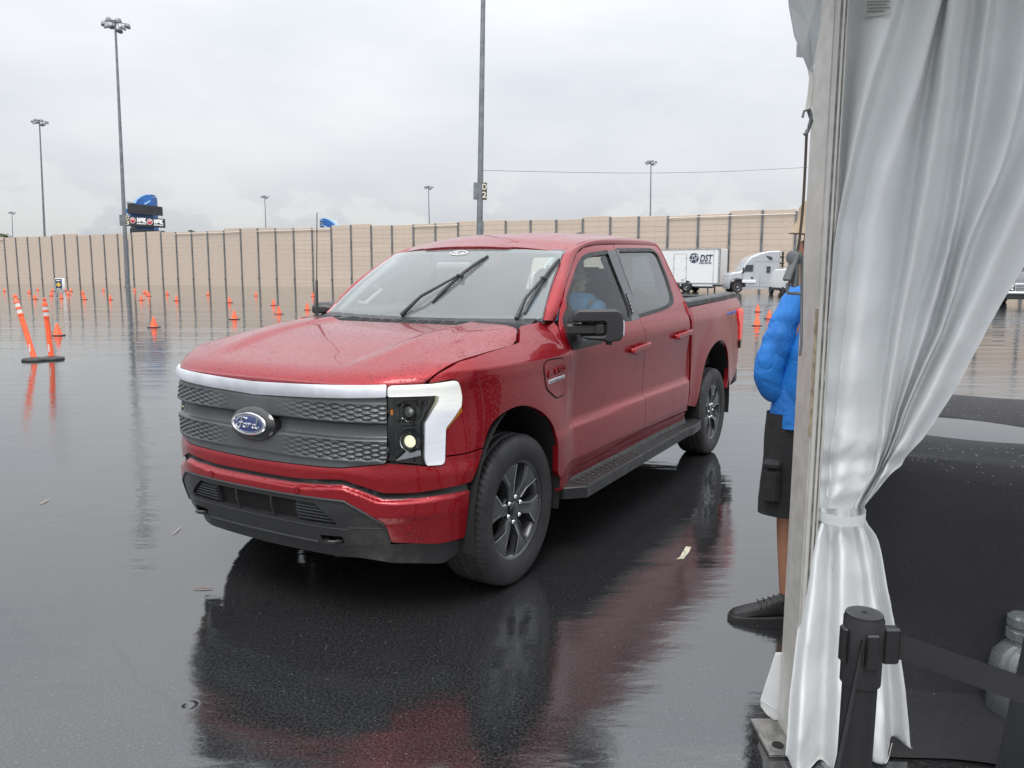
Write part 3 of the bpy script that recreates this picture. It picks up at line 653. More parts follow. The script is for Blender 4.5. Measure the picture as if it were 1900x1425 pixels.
# --- lower grille and air dam
val = [(0,.612),(.193,.612),(.508,.614),(.572,.597),(.713,.515),(.738,.485),(.764,.408),(.758,.398),(.53,.392),(.32,.383),(0,.383)]
inner = [(-.267,.592),(.267,.592),(.395,.592),(.503,.505),(.495,.492),(.255,.484),(-.255,.484),(-.495,.492),(-.503,.505),(-.395,.592)]
hk = [(.395,.432),(.52,.437),(.528,.398),(.40,.400)]
lg = panel('lower_grille', body, sym(val), BLW, T, holes=[inner, hk, [(-u, z) for u, z in hk]], st=.016, rad=.008, depth=.035)
panel('intake_back', boff(-.04), [(-.55,.62),(.55,.62),(.55,.37),(-.55,.37)], MAT['void'], lg, rad=0, depth=0, st=.03)
lf = boff(-.012)
for s in (-1, 1):
    panel('louvre_panel', boff(-.020), [(s*.270,.588),(s*.393,.588),(s*.497,.503),(s*.490,.495),(s*.270,.488)], BLK, lg, rad=.004, depth=.02)
    for k in range(5):
        z = .570-.0165*k; ue = .405+.0225*k; a = np.linspace(.274, min(ue, .49), 8)
        MB().tube(lf(s*a, np.full(8, z)), .0036, 8).obj('slat', BLW, lg)
    for q in (.12,):
        MB().tube(boff(-.008)(np.full(6, s*q), np.linspace(.590,.484, 6)), .0065, 8).obj('upright', BLW, lg)
    e = cr_path([(-.03,0),(.0,.055),(.03,0)], 8); u0 = s*.462; P = body(np.array([u0]), np.array([.412]))[0]
    MB().tube([P+(-.05, -.04, 0), P+(-.01, -.038, -.002), P+(.012, -.02, -.004), P+(.016, 0, -.005), P+(.012, .02, -.004), P+(-.01, .038, -.002), P+(-.05, .04, 0)], .011, 10).obj('tow_hook', MAT['gloss'], T)
zz_ = np.array([(u, z) for u, z in sym([(0,.613),(.193,.613),(.508,.615),(.572,.598),(.713,.516),(.738,.486),(.764,.410)])])
o_ = np.vstack([zz_[7:][::1], zz_[:7]]); o_ = o_[np.argsort(o_[:, 0])]
MB().tube(boff(.001)(*cr_path(o_, 4).T), .007, 8).obj('lip', BLW, lg)
MB().tube(boff(-.002)(np.linspace(-.38,.38, 40), np.full(40, .392)), .008, 8).obj('lip', BLW, lg)
MB().tube(boff(-.004)(np.linspace(-.56,.56, 40), np.full(40, .474)), .006, 8).obj('lip', BLW, lg)
for s in (-1, 1): MB().tube(boff(-.002)(s*np.linspace(.56,.755, 14), np.full(14, .483)), .004, 8).obj('lip', BLW, lg)
panel('air_dam', boff(-.030), sym([(0,.372),(.334,.374),(.757,.380),(1.151,.372),(1.157,.316),(1.064,.258),(.779,.272),(.563,.305),(0,.298)]), BLW, T, rad=.015, depth=.05, st=.02)

# --- grille with the raised diamond texture
gz_ = pchip([.74,.785,.80,.885,.895,.908,.955,.966,.974,.985,1.05,1.07,1.10],[-.004,.006,.012,.012,.008,-.014,-.021,-.018,.012,.015,.011,.004,.0])
def gD(u, z):
    a = np.abs(u)/.082; A = .0095*sstep(.10,.50, np.abs(u))
    def cells(z0):   # rhombic facets, each tipped up to the sky
        b = (z-z0)/.0225; p, q = a+b, a-b; t = lambda w: 1-np.abs(2*(w-np.floor(w))-1); h = np.minimum(t(p), t(q))
        fp, fq = p-np.floor(p)-.5, q-np.floor(q)-.5; w = fp-fq
        return sstep(.10,.45, h)*(.75-.55*w)
    m1 = sstep(.978,.984, z)*sstep(1.056,1.050, z); m2 = sstep(.798,.804, z)*sstep(.890,.884, z)
    return gz_(z)-A*((1-cells(.984))*m1+(1-cells(.804))*m2)
gr = panel('grille', boff(gD), sym([(0,.756),(.27,.760),(.531,.767),(.745,.790),(.757,.82),(.757,1.092),(.43,1.080),(0,1.066)]), MAT['grille'], T, st=.0052, rad=.01, depth=.03)
panel('light_bar', boff(lambda u, z: .012+.010*np.sin(np.clip((z-1.063)/.08, 0, 1)*np.pi)), sym([(0,1.064),(.373,1.077),(.757,1.094),(.758,1.144),(.428,1.138),(0,1.130)]), MAT['satin'], T, st=.013, rad=.006, depth=.03)
EC = np.array([.925, 0, .925]); ex, ez = np.array([0, 1., 0]), np.array([-.10, 0, 1.]); ez /= np.linalg.norm(ez); en = np.cross(ex, ez)*1.; en = en if en[0] > 0 else -en
def ell(mb, prof, n=48):
    V = [EC+a*math.cos(t)*ex+b*math.sin(t)*ez+h*en for a, b, h in prof for t in np.linspace(0, 2*math.pi, n, endpoint=False)]
    F = [(i*n+k, i*n+(k+1) % n, (i+1)*n+(k+1) % n, (i+1)*n+k) for i in range(len(prof)-1) for k in range(n)]
    return mb.add(V, F)
ell(MB(), [(.152,.083,-.03),(.152,.083,.004),(.146,.078,.010),(.128,.062,.022),(.116,.053,.026),(.0,.0,.026)]).obj('emblem_surround', MAT['gloss'], gr)
em = ell(MB(), [(.117,.0545,.022),(.117,.0545,.030),(.113,.0515,.034),(.105,.0455,.034),(.102,.0435,.030)]).obj('emblem', MAT['chrome'], T)
ell(MB(), [(.104,.045,.029),(.100,.042,.0305),(.05,.02,.0315),(0,0,.032)]).obj('badge_face', MAT['blue'], em)
ell(MB(), [(.0985,.0412,.0305),(.0985,.0412,.0325),(.0955,.0390,.0325),(.0955,.0390,.0305)]).obj('badge_line', MAT['chrome'], em)
strokes = [  # flowing script letters, drawn as pen strokes
    [(-.078,.006),(-.072,.018),(-.055,.025),(-.036,.025),(-.024,.021),(-.018,.026)],
    [(-.046,.022),(-.050,.008),(-.056,-.010),(-.066,-.019),(-.077,-.016),(-.078,-.007),(-.070,-.004)],
    [(-.064,.002),(-.050,.003),(-.038,.004)],
    [(-.022,.000),(-.032,-.001),(-.036,-.011),(-.030,-.017),(-.020,-.013),(-.017,-.004),(-.022,.000),(-.014,.001)],
    [(-.012,.000),(-.004,.002),(-.006,-.008),(-.009,-.016)], [(-.006,-.006),(.004,.001),(.012,.000)],
    [(.036,-.001),(.026,.000),(.019,-.009),(.024,-.016),(.033,-.012),(.040,.004),(.047,.025)], [(.047,.025),(.041,.004),(.038,-.012),(.045,-.016),(.058,-.007)]]
mb = MB()
for S_ in strokes:
    Q = cr_path(S_, 6); mb.tube(np.array([EC+(x+.010)*1.12*ex+y*1.12*ez+.033*en for x, y in Q]), .0034, 6)
mb.obj('lettering', MAT['chrome'], em)

# --- headlights
def lamp_bits(s):
    f = lambda d: (lambda u, z: boff(d)(s*np.abs(u), z)); PL = lambda L: [(s*u, z) for u, z in L]
    big = [(.748,1.11),(1.03,1.11),(1.05,1.07),(.985,.96),(.985,.755),(.748,.765)]
    h = panel('headlight', boff(-.055), PL(big), MAT['gloss'], T, rad=.006, depth=0, st=.03)
    panel('lens', boff(-.006), PL(LAMP), MAT['lens'], h, rad=.008, depth=.0, st=.02)
    panel('light_guide', boff(.008), PL(DRL), MAT['drl'], h, rad=.010, depth=.05, st=.013)
    panel('side_marker', boff(-.001), PL(AMB), MAT['amber'], h, rad=.003, depth=.03, st=.012)
    for zc, lit in ((1.02, 0), (.878, 1)):
        P = boff(-.042)(np.array([s*.880]), np.array([zc]))[0]; n = np.array([.97, .22*s, 0])
        q = MB().lathe([(.052,-.01),(.052,.014),(.034,.018),(.028,.004)], P, n, 24).obj('bezel', BLK, h)
        MB().lathe([(.045,.019),(.036,.012),(.027,.004)], P, n, 24, cap=False).obj('reflector_ring', MAT['chrome'], h)
        MB().lathe([(.027,.004),(.025,.012),(.019,.018),(.009,.022),(0,.0225)], P, n, 24).obj('projector', MAT['fog'] if lit else MAT['projector'], h)
    P = boff(-.030)(np.array([s*.783]), np.array([1.02]))[0]
    MB().box(P, (.010,.013,.026), .004).obj('turn_signal', MAT['amberlit'], h)
    for u0, z0, u1, z1 in ((.80,1.065,.80,.83),(.80,1.075,.99,1.075),(.835,.945,.925,.945),(.83,.955,.83,1.05),(.96,1.06,.93,.98)):
        MB().tube(boff(-.034)(s*np.linspace(u0, u1, 6), np.linspace(z0, z1, 6)), .006, 6).obj('bar', MAT['grille'], h)
    panel('reflector', boff(-.028), PL([(.80,.793),(.93,.812),(.93,.835),(.86,.838)]), MAT['satin'], h, rad=.003, depth=.004)
MAT['projector'] = pm('projector glass', (.55, .58, .52), .06, .6, coat=1.)
MAT['fog'] = pm('lit projector glass', (.25, .28, .22), .06, coat=1., em=(1, 1, .70), ems=.9)
MAT['amberlit'] = pm('amber reflector', (.7, .20, .015), .2, em=(1, .3, .02), ems=.25)
for s in (1, -1): lamp_bits(s)

# --- hood, cowl, windshield, roof
fy = np.linspace(0, .96, 60); fx = body(fy, np.full(60, 1.147)); hx_of_y = lambda y: np.interp(np.abs(y), fx[:, 1], fx[:, 0])
sp = body(*np.array(SHUT+[(1.78,1.300)]).T); order = np.argsort(sp[:, 0]); Ysd = pchip(sp[order, 0], sp[order, 1]); Zsd = pchip(sp[order, 0], sp[order, 2])
zcen = pchip([0,.02,.06,.15,.3,.5,.75,1],[1.143,1.163,1.190,1.224,1.268,1.314,1.352,1.374])
def hood(v, t):
    a = np.abs(v); xs = sp[:, 0].max()+(sp[:, 0].min()-sp[:, 0].max())*t; y = v*(Ysd(xs)-.004)
    xF = hx_of_y(v*(Ysd(sp[:, 0].max())-.004)); xR = -.175-.045*a**2+.10*sstep(.90,1., a)
    x = xF+(xR-xF)*t
    g = np.clip((a-.55)/.45, 0, 1)**(2.4+3.4*t**3); zc = zcen(t)
    z = zc+(Zsd(xs)+.001-zc)*g
    z = z-.016*(1-sstep(.50-.06*(1-t),.60-.06*(1-t), a))*sstep(.05,.30, t)+.006*np.exp(-((a-.60)/.05)**2)*sstep(.05,.3, t)
    return np.stack([x, y, z], -1)
panel('hood', hood, [(-1,0),(1,0),(1,.86),(.985,.95),(.93,1),(-.93,1),(-.985,.95),(-1,.86)], WET, T, rad=.02, st=.019, depth=.03, out=(0, 0, 0))
def wsh(a, t):
    b = np.stack([-.36-.114*a**2, .834*a, 1.374+.013*a**2], -1); c = np.stack([-.908-.138*a**2, .688*a, 1.825-.024*a**2], -1)
    t_ = np.asarray(t)[..., None]; P = b+(c-b)*t_; k = .026*4*np.asarray(t)*(1-np.asarray(t)); P[..., 2] += k*.75; P[..., 0] += k*.6; return P
def cowl(v, s):
    A = hood(np.clip(v, -.97, .97), np.ones_like(v)); A[..., 2] -= .012; A[..., 0] += .02; B = wsh(v*1.0, np.full_like(v, .02)); s = np.asarray(s)[..., None]
    P = A+(B-A)*s; P[..., 2] -= .010*np.sin(np.pi*s[..., 0]); return P
cw = panel('cowl', cowl, [(-.95,0),(.95,0),(.95,1),(-.95,1)], BLW, T, rad=0, st=.05, depth=.02, out=(0, 0, 0))
for s in (-1, 1):
    mb = MB()
    for k in range(18):
        v = s*(.62+.30*k/17); p0 = cowl(np.array([v]), np.array([.03]))[0]; p1 = cowl(np.array([v+.012*s]), np.array([.50]))[0]
        mb.tube([p0+(0, 0, .008), p1+(0, 0, .010)], .0045, 6)
    mb.obj('vent', BLK, cw)
for k in range(11):
    v = -.55+.11*k; L = [(v-.042,.2),(v+.042,.2),(v+.055,.75),(v-.030,.75)]
    panel('cowl_opening', cowl, L, MAT['void'], cw, rad=.004, st=.03, depth=0, lift=.003, out=(0, 0, 0))
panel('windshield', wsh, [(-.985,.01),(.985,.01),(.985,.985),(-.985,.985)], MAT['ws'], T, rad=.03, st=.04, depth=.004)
MAT['frit'] = pm('black glass border', (.05, .052, .055), .12, coat=.6)
wsf = [(-1,.0),(1,.0),(1,1.03),(-1,1.03)]
hole = [(-.93,.06),(.93,.06),(.93,.90),(.90,.935),(.30,.92),(.26,.80),(-.26,.80),(-.30,.92),(-.90,.935),(-.93,.90)]
panel('windshield_border', wsh, wsf, MAT['frit'], T, holes=[hole], st=.035, rad=.03, depth=.002, lift=-.006)
P0 = wsh(np.array([0.]), np.array([.90]))[0]; tn = wsh(np.array([0.]), np.array([.95]))[0]-P0; tn /= np.linalg.norm(tn); nn = np.cross(ex, tn); nn = nn if nn[0] > 0 else -nn
mb = MB(); t_ = np.linspace(0, 2*math.pi, 40); mb.tube([P0+.066*math.cos(a)*ex+.026*math.sin(a)*tn+.004*nn for a in t_], .0028, 6)
for S_ in strokes: mb.tube(np.array([P0+(x+.010)*.62*ex+y*.62*tn+.004*nn for x, y in cr_path(S_, 4)]), .0015, 5)
mb.obj('windshield_mark', MAT['white'], T)
MB().box(P0-tn*.10-nn*.035, (.06,.26,.05), .015).obj('sensor_housing', MAT['trim'], T)
MB().box(P0-tn*.17-nn*.06-np.array((.04, 0, .03)), (.02,.25,.065), .02).obj('rear_view_mirror', BLK, T)

_zr = pchip([.83,.885,1.0,1.15,1.35,1.6,2.2,2.6,2.76,2.86,2.93],[1.795,1.832,1.862,1.902,1.932,1.951,1.976,1.984,1.975,1.945,1.89])
def roof(s, v):
    a = np.abs(v); xf = -.886-.138*a**2-.020*sstep(.46,.56, a); xb = -2.915+.03*a**2; x = xf+(xb-xf)*s
    hw = .684-.070*s; y = v*hw; zx = _zr(-x-.138*a**2*(1-s)**3)
    z = zx-.050*a**2.2*(1-.25*s)
    for c in (.30,.62): z = z+.007*(sstep(c-.10,c-.05, a)-sstep(c+.03,c+.08, a))*sstep(.16,.26, s)*sstep(.96,.90, s)
    return np.stack([x, y, z], -1)
panel('roof', roof, [(0,-1),(1,-1),(1,1),(0,1)], WET, T, rad=.012, st=.024, depth=.025, out=(-2, 0, 1.2))
I_ = [(-.474,.836,1.387)]+[tuple(wsh(np.array([1.]), np.array([t]))[0]) for t in (.25,.5,.8,.985)]+[tuple(roof(np.array([s]), np.array([1.0]))[0]+np.array((0, .004, -.001))) for s in (.10,.22,.42,.80,.93,.98)]
I_ += [(-2.90,.70,1.72),(-2.915,.82,1.50),(-2.92,.89,1.33),(-2.92,.925,.9),(-2.92,.92,.53)]
O_ = [tuple(body(np.array([u]), np.array([z]))[0]) for u, z in [(2.226,1.375),(2.269,1.441),(2.412,1.579),(2.634,1.705),(2.781,1.787),(2.929,1.829),(3.143,1.854),(3.493,1.873),(4.25,1.897),(4.42,1.900),(4.466,1.86),(4.471,1.709),(4.474,1.495),(4.450,1.312),(4.505,.839),(4.492,.532)]]
I_, O_ = cr_path(np.array(I_), 6), cr_path(np.array(O_), 6)
tt = np.linspace(0, 1, 7); strip = I_[:, None]*(1-tt[None, :, None])+O_[:, None]*tt[None, :, None]
cen = np.array((-1.8, 0, 1.2)); nb = strip.mean(1)-cen; nb[:, 0] *= .25; nb /= np.linalg.norm(nb, axis=1)[:, None]
strip = strip+nb[:, None]*(.014*np.sin(np.pi*tt))[None, :, None]
ins_ = strip[:, -1:]-nb[:, None]*.03; strip = np.concatenate([strip[:, :1]-nb[:, None]*.02, strip, ins_], 1)
for s in (1, -1): MB().grid(strip*(1, s, 1), flip=(s > 0)).obj('cab_frame', RED, T, sharp=50)
MB().lathe([(.075,0),(.07,.012),(.05,.028),(.012,.045),(0,.046)], roof(np.array([.90]), np.array([0.]))[0], (0, 0, 1), 20).obj('roof_antenna', BLK, T)

# --- doors
WF = [(2.246,1.222),(2.245,1.262),(2.275,1.40),(2.365,1.506),(2.575,1.622),(2.740,1.716),(2.856,1.762),(2.966,1.786),(3.300,1.815),(3.345,1.812),(3.31,1.65),(3.245,1.39),(3.225,1.352),(3.02,1.345),(2.85,1.29),(2.70,1.240),(2.60,1.232)]
WR = [(3.500,1.838),(3.605,1.840),(4.245,1.864),(4.310,1.855),(4.345,1.815),(4.325,1.66),(4.250,1.500),(4.190,1.448),(4.072,1.420),(3.862,1.396),(3.328,1.360),(3.345,1.40),(3.43,1.62)]
doorF = DF+[DT]+SPLIT; doorR = [DT]+DR+SPLIT[::-1]
BP = [(3.29,1.812),(3.44,1.834),(3.452,1.825),(3.355,1.385),(3.345,1.345),(3.20,1.335),(3.215,1.352),(3.245,1.40)]
def seal(poly, w): return [tuple(p) for p in inset(poly, w)]
handles = {}
for nm, P_, W_, gm, hu in (('front', doorF, WF, 'sideglass', (3.141,3.467,1.138,1.160)), ('rear', doorR, WR, 'privacy', (4.064,4.440,1.178,1.200))):
    for s in (1, -1):
        fs = body if s > 0 else (lambda u, z: body(u, z)*np.array((1, -1, 1)))
        d = panel('door', fs, P_, RED, T, holes=[W_], st=.016, gap=.0025, rad=.016, depth=.03)
        panel('window_seal', fs, seal(W_, -.010), MAT['black'], d, holes=[seal(W_, .016)], st=.03, rad=.03, depth=.015, lift=.001)
        panel('window', lambda u, z: fs(u, z), seal(W_, .004), MAT[gm], d, st=.06, rad=.03, depth=.004, lift=-.010)
        # pull handle over a shallow dark cup
        u0, u1, z0, z1 = hu; A, B2 = fs(np.array([u0, u1]), np.array([z0, z1])); n = np.array((0, s, .0)); ax = (B2-A)/np.linalg.norm(B2-A); up = np.array((0, 0, 1.))
        rot = np.stack([ax, n, up], 1)
        q = MB().box((A+B2)/2+n*.030, (np.linalg.norm(B2-A)*.98, .022, .046), .010, rot)
        for p in (A+ax*.02, B2-ax*.035): q.box(p+n*.014, (.045,.028,.034), .006, rot)
        q.obj('handle', RED, d)
        MB().lathe([(.058,.001),(.050,.004),(.035,.001),(0,.000)], (A+B2)/2+n*.002-ax*.02+up*.010, n, 24).obj('handle_cup', RED, d)
    if nm == 'front':
        pass
for s in (1, -1):
    fs = body if s > 0 else (lambda u, z: body(u, z)*np.array((1, -1, 1)))
    panel('pillar_trim', fs, [(3.305,1.818),(3.462,1.835),(3.458,1.80),(3.375,1.42),(3.352,1.348),(3.205,1.340),(3.215,1.356),(3.245,1.40)], MAT['gloss'], T, st=.03, rad=.006, depth=.01, lift=.003)
    panel('pillar_trim', fs, [(3.475,1.835),(3.530,1.838),(3.44,1.62),(3.36,1.40),(3.342,1.352),(3.362,1.352),(3.39,1.42)], MAT['gloss'], T, st=.03, rad=.006, depth=.01, lift=.0025)
    kp = panel('keypad', fs, [(3.285,1.52),(3.305,1.525),(3.262,1.385),(3.243,1.382)], MAT['void'], T, st=.02, rad=.004, depth=.008, lift=.006)
    mb = MB()
    for k in range(5):
        P = fs(np.array([3.250+.0105*k]), np.array([1.402+.026*k]))[0]; mb.box(P+np.array((0, s*.010, .002)), (.007,.003,.012), .001)
    mb.obj('keypad_button', MAT['satin'], kp)
    panel('rocker_panel', fs, [(2.085,.500),(2.262,.476),(3.467,.538),(4.488,.524),(4.50,.45),(2.06,.41)], RED, T, st=.03, rad=.01, depth=.02, lift=-.002)
    # charge port door in the front fender
    pf = [(1.860,1.158),(1.905,1.180),(2.072,1.180),(2.112,1.160),(2.168,.995),(2.135,.967),(2.026,.962),(1.896,1.030)]
    panel('charge_port_gap', fs, [tuple(p) for p in inset(pf, -.008)], MAT['void'], T, st=.03, rad=.03, depth=.0, lift=.0012)
    cp = panel('charge_port_door', fs, pf, RED, T, st=.016, rad=.03, depth=.01, lift=.005)
    panel('badge_strip', fs, [(1.912,1.073),(2.122,1.084),(2.124,1.064),(1.912,1.052)], MAT['satin'], cp, st=.02, rad=.003, depth=.004, lift=.010)
    panel('badge_strip', fs, [(1.920,1.068),(2.115,1.079),(2.116,1.067),(1.920,1.056)], MAT['black'], cp, st=.02, rad=.002, depth=.004, lift=.0115)
    wf = (lambda V: fs(2.010+.205*V[:, 0]*1., 1.112+.02*V[:, 0]+V[:, 1]*.9)+np.array((0, s, 0))*(.010+V[:, 2:3])) if s > 0 else (lambda V: fs(2.010-.205*V[:, 0], 1.112-.02*V[:, 0]+V[:, 1]*.9)+np.array((0, s, 0))*(.010+V[:, 2:3]))
    text_obj('badge_lettering', 'F-150', .062, RED, cp, .003, width=1.0, warp=wf, bold=.0004)
    wf2 = (lambda V: fs(2.018+.19*V[:, 0], 1.069+.01*V[:, 0]+V[:, 1])+np.array((0, s, 0))*(.0125+V[:, 2:3])) if s > 0 else (lambda V: fs(2.018-.19*V[:, 0], 1.069-.01*V[:, 0]+V[:, 1])+np.array((0, s, 0))*(.0125+V[:, 2:3]))
    text_obj('badge_lettering', 'LIGHTNING', .012, MAT['satin'], cp, .0012, width=1.0, warp=wf2)

# --- load bed
bedp = [(4.452,1.392),(4.478,1.341),(4.496,1.28),(4.500,1.227),(4.520,1.10),(4.545,.836),(4.547,.744),(4.560,.675),(4.535,.569)]+ARCHR+[(5.76,.582),(6.0,.625),(6.13,.685),(6.18,.79),(6.195,.945),(6.105,1.168),(6.005,1.250),(5.985,1.337),(6.205,1.345),(6.225,1.400),(6.20,1.424),(6.15,1.452),(5.329,1.423)]
TL = [(5.990,1.333),(6.20,1.341),(6.235,1.33),(6.245,1.20),(6.25,1.04),(6.215,.95),(6.200,.95),(6.112,1.170),(6.012,1.255)]
for s in (1, -1):
    fs = body if s > 0 else (lambda u, z: body(u, z)*np.array((1, -1, 1)))
    bs = panel('bed_side', fs, bedp, RED, T, st=.018, rad=.012, depth=.04)
    tl = panel('tail_light', fs, TL, MAT['tail'], T, st=.02, rad=.015, depth=.08, lift=.014)
    panel('lamp_base', fs, [(6.17,1.02),(6.245,1.035),(6.215,.935),(6.20,.935)], MAT['gloss'], tl, st=.02, rad=.006, depth=.06, lift=.017)
    wf = (lambda V: fs(5.775+.40*V[:, 0], 1.309+.012*V[:, 0]+V[:, 1])+np.array((0, s, 0))*(.002+V[:, 2:3])) if s > 0 else (lambda V: fs(5.775-.40*V[:, 0], 1.309-.012*V[:, 0]+V[:, 1])+np.array((0, s, 0))*(.002+V[:, 2:3]))
    text_obj('bed_lettering', 'LIGHTNING', .030, MAT['bluedecal'] if 'bluedecal' in MAT else MAT.setdefault('bluedecal', pm('blue decal', (.03, .07, .34), .3)), bs, .002, shear=.3, width=1.0, warp=wf, bold=.0012)
    rc = np.array([[(x, s*(y+dy), z) for dy, z in ((-.135, z0-.05),(-.135, z0+.030),(-.10, z0+.042),(-.012, z0+.036),(.004, z0+.024),(.006, z0-.012))] for x, y, z0 in ((-2.80,.930,1.412),(-3.67,.935,1.440),(-4.40,.912,1.464),(-4.53,.905,1.462))])
    MB().grid(rc, flip=(s < 0)).obj('bed_rail', BLW, T, sharp=30)
    MB().box((-3.70, s*.80, 1.16), (1.66,.03,.62), .01).obj('bed_wall', MAT['black'], T)
MB().box((-2.955, 0, 1.13), (.03, 1.60,.62), .01).obj('bed_wall', MAT['black'], T)
MB().box((-3.72, 0, .83), (1.62, 1.62,.04), .01).obj('bed_floor', MAT['black'], T)
tg = MB().box((-4.545, 0, 1.09), (.07, 1.66,.70), .02).obj('tailgate', RED, T)
MB().box((-4.535, 0, 1.452), (.085, 1.66,.03), .01).obj('tailgate_cap', BLW, tg)
MB().box((-4.66, 0, .64), (.16, 1.80,.20), .04).obj('rear_bumper', BLW, T)
back = lambda y, z: np.stack([-2.915+.20*np.maximum(z-1.72, 0)**1.5+0*y, y, z], -1)
cb = panel('cab_back', back, [(-.60,1.915),(.60,1.915),(.70,1.72),(.82,1.50),(.90,1.30),(.90,.60),(-.90,.60),(-.90,1.30),(-.82,1.50),(-.70,1.72)], RED, T, holes=[[(-.56,1.82),(.56,1.82),(.66,1.48),(-.66,1.48)]], st=.05, rad=.03, depth=.03)
panel('rear_window', back, [(-.57,1.83),(.57,1.83),(.67,1.47),(-.67,1.47)], MAT['sideglass'], cb, st=.06, rad=.03, depth=.004, lift=-.01)

# --- dark structure behind the sheet metal
shellp = [(1.30,.86),(1.30,1.14),(1.38,1.20),(1.80,1.27),(2.12,1.345),(2.26,1.40),(2.30,1.34),(2.34,1.25),(4.44,1.33),(4.44,.50),(2.10,.46)]+[(p[0], p[1]) for p in ARCHF[::-1] if p[1] > .86 or p[0] > 1.9]
panel('inner_panel', boff(-.045), shellp, MAT['void'], T, st=.06, rad=0, depth=0, mirror=True)
panel('inner_panel', boff(-.075), sym([(0,.40),(0,1.10),(.74,1.12),(.98,1.12),(1.20,1.10),(1.20,.80),(1.12,.60),(1.10,.40)][1:]), MAT['void'], T, st=.06, rad=0, depth=0)
for s in (1, -1):
    for cx, rr, zc in ((.045,.565,.43),(-3.60,.60,.46)):
        th = np.linspace(R(-12), R(192), 26); g = np.array([[(cx+.93*rr*math.cos(t)*(.86 if cx > -1 else .9), s*y, zc+rr*math.sin(t)) for y in (.52,.985)] for t in th])
        MB().grid(g, flip=(s > 0)).obj('wheel_liner', MAT['void'], T)
        MB().box((cx, s*.50, .72), (1.0,.02,.62)).obj('wheel_liner', MAT['void'], T)
ub = MB().box((-1.9, 0, .40), (4.9, 1.00,.16), .02); ub.box((-1.85, 0, .45), (2.2, 1.75,.16), .02); ub.box((.62, 0, .5), (.30, 1.3,.22), .02)
for s in (1, -1): ub.tube([(.6, s*.45,.36),(-.5, s*.45,.36),(-3, s*.45,.40),(-4.5, s*.45,.50)], .06, 8)
ub.tube([(0,-.75,.40),(0,.75,.40)], .05, 8); ub.tube([(-3.66,-.75,.40),(-3.66,.75,.40)], .07, 8)
ub.obj('underbody', MAT['void'], T)

# --- wheels
def make_tyre():
    N = 216; hs_ = np.array([-.125,-.137,-.139,-.136,-.124,-.112,-.100,-.085,-.080,-.066,-.061,-.040,-.035,-.018,-.013,.013,.018,.035,.040,.061,.066,.080,.085,.100,.112,.124,.136,.139,.137,.125])
    rs = np.array([.266,.295,.335,.368,.390,.399,.4035,.405,.398,.398,.406,.407,.399,.399,.4075,.4075,.399,.399,.407,.406,.398,.398,.405,.4035,.399,.390,.368,.335,.295,.266])
    P = np.zeros((N, len(hs_), 3))
    for i in range(N):
        th = 2*math.pi*i/N
        for j, (r, h) in enumerate(zip(rs, hs_)):
            k = (i+int(6*abs(h)/.12)) % 3; rr = r
            if abs(h) > .082 and r > .388 and k == 0: rr = r-.0055
            if .035 < abs(h) < .082 and r > .404 and (i % 4) == 1: rr = r-.004
            if abs(h) < .02 and r > .404 and (i % 6) == 2: rr = r-.005
            if .30 < r < .34 and abs(h) > .13: rr = r
            P[i, j] = (rr*math.cos(th), h, rr*math.sin(th))
    return MB().grid(P, close_u=True, flip=True).mesh('tyre', MAT['tyre'], sharp=28)
TY = make_tyre()
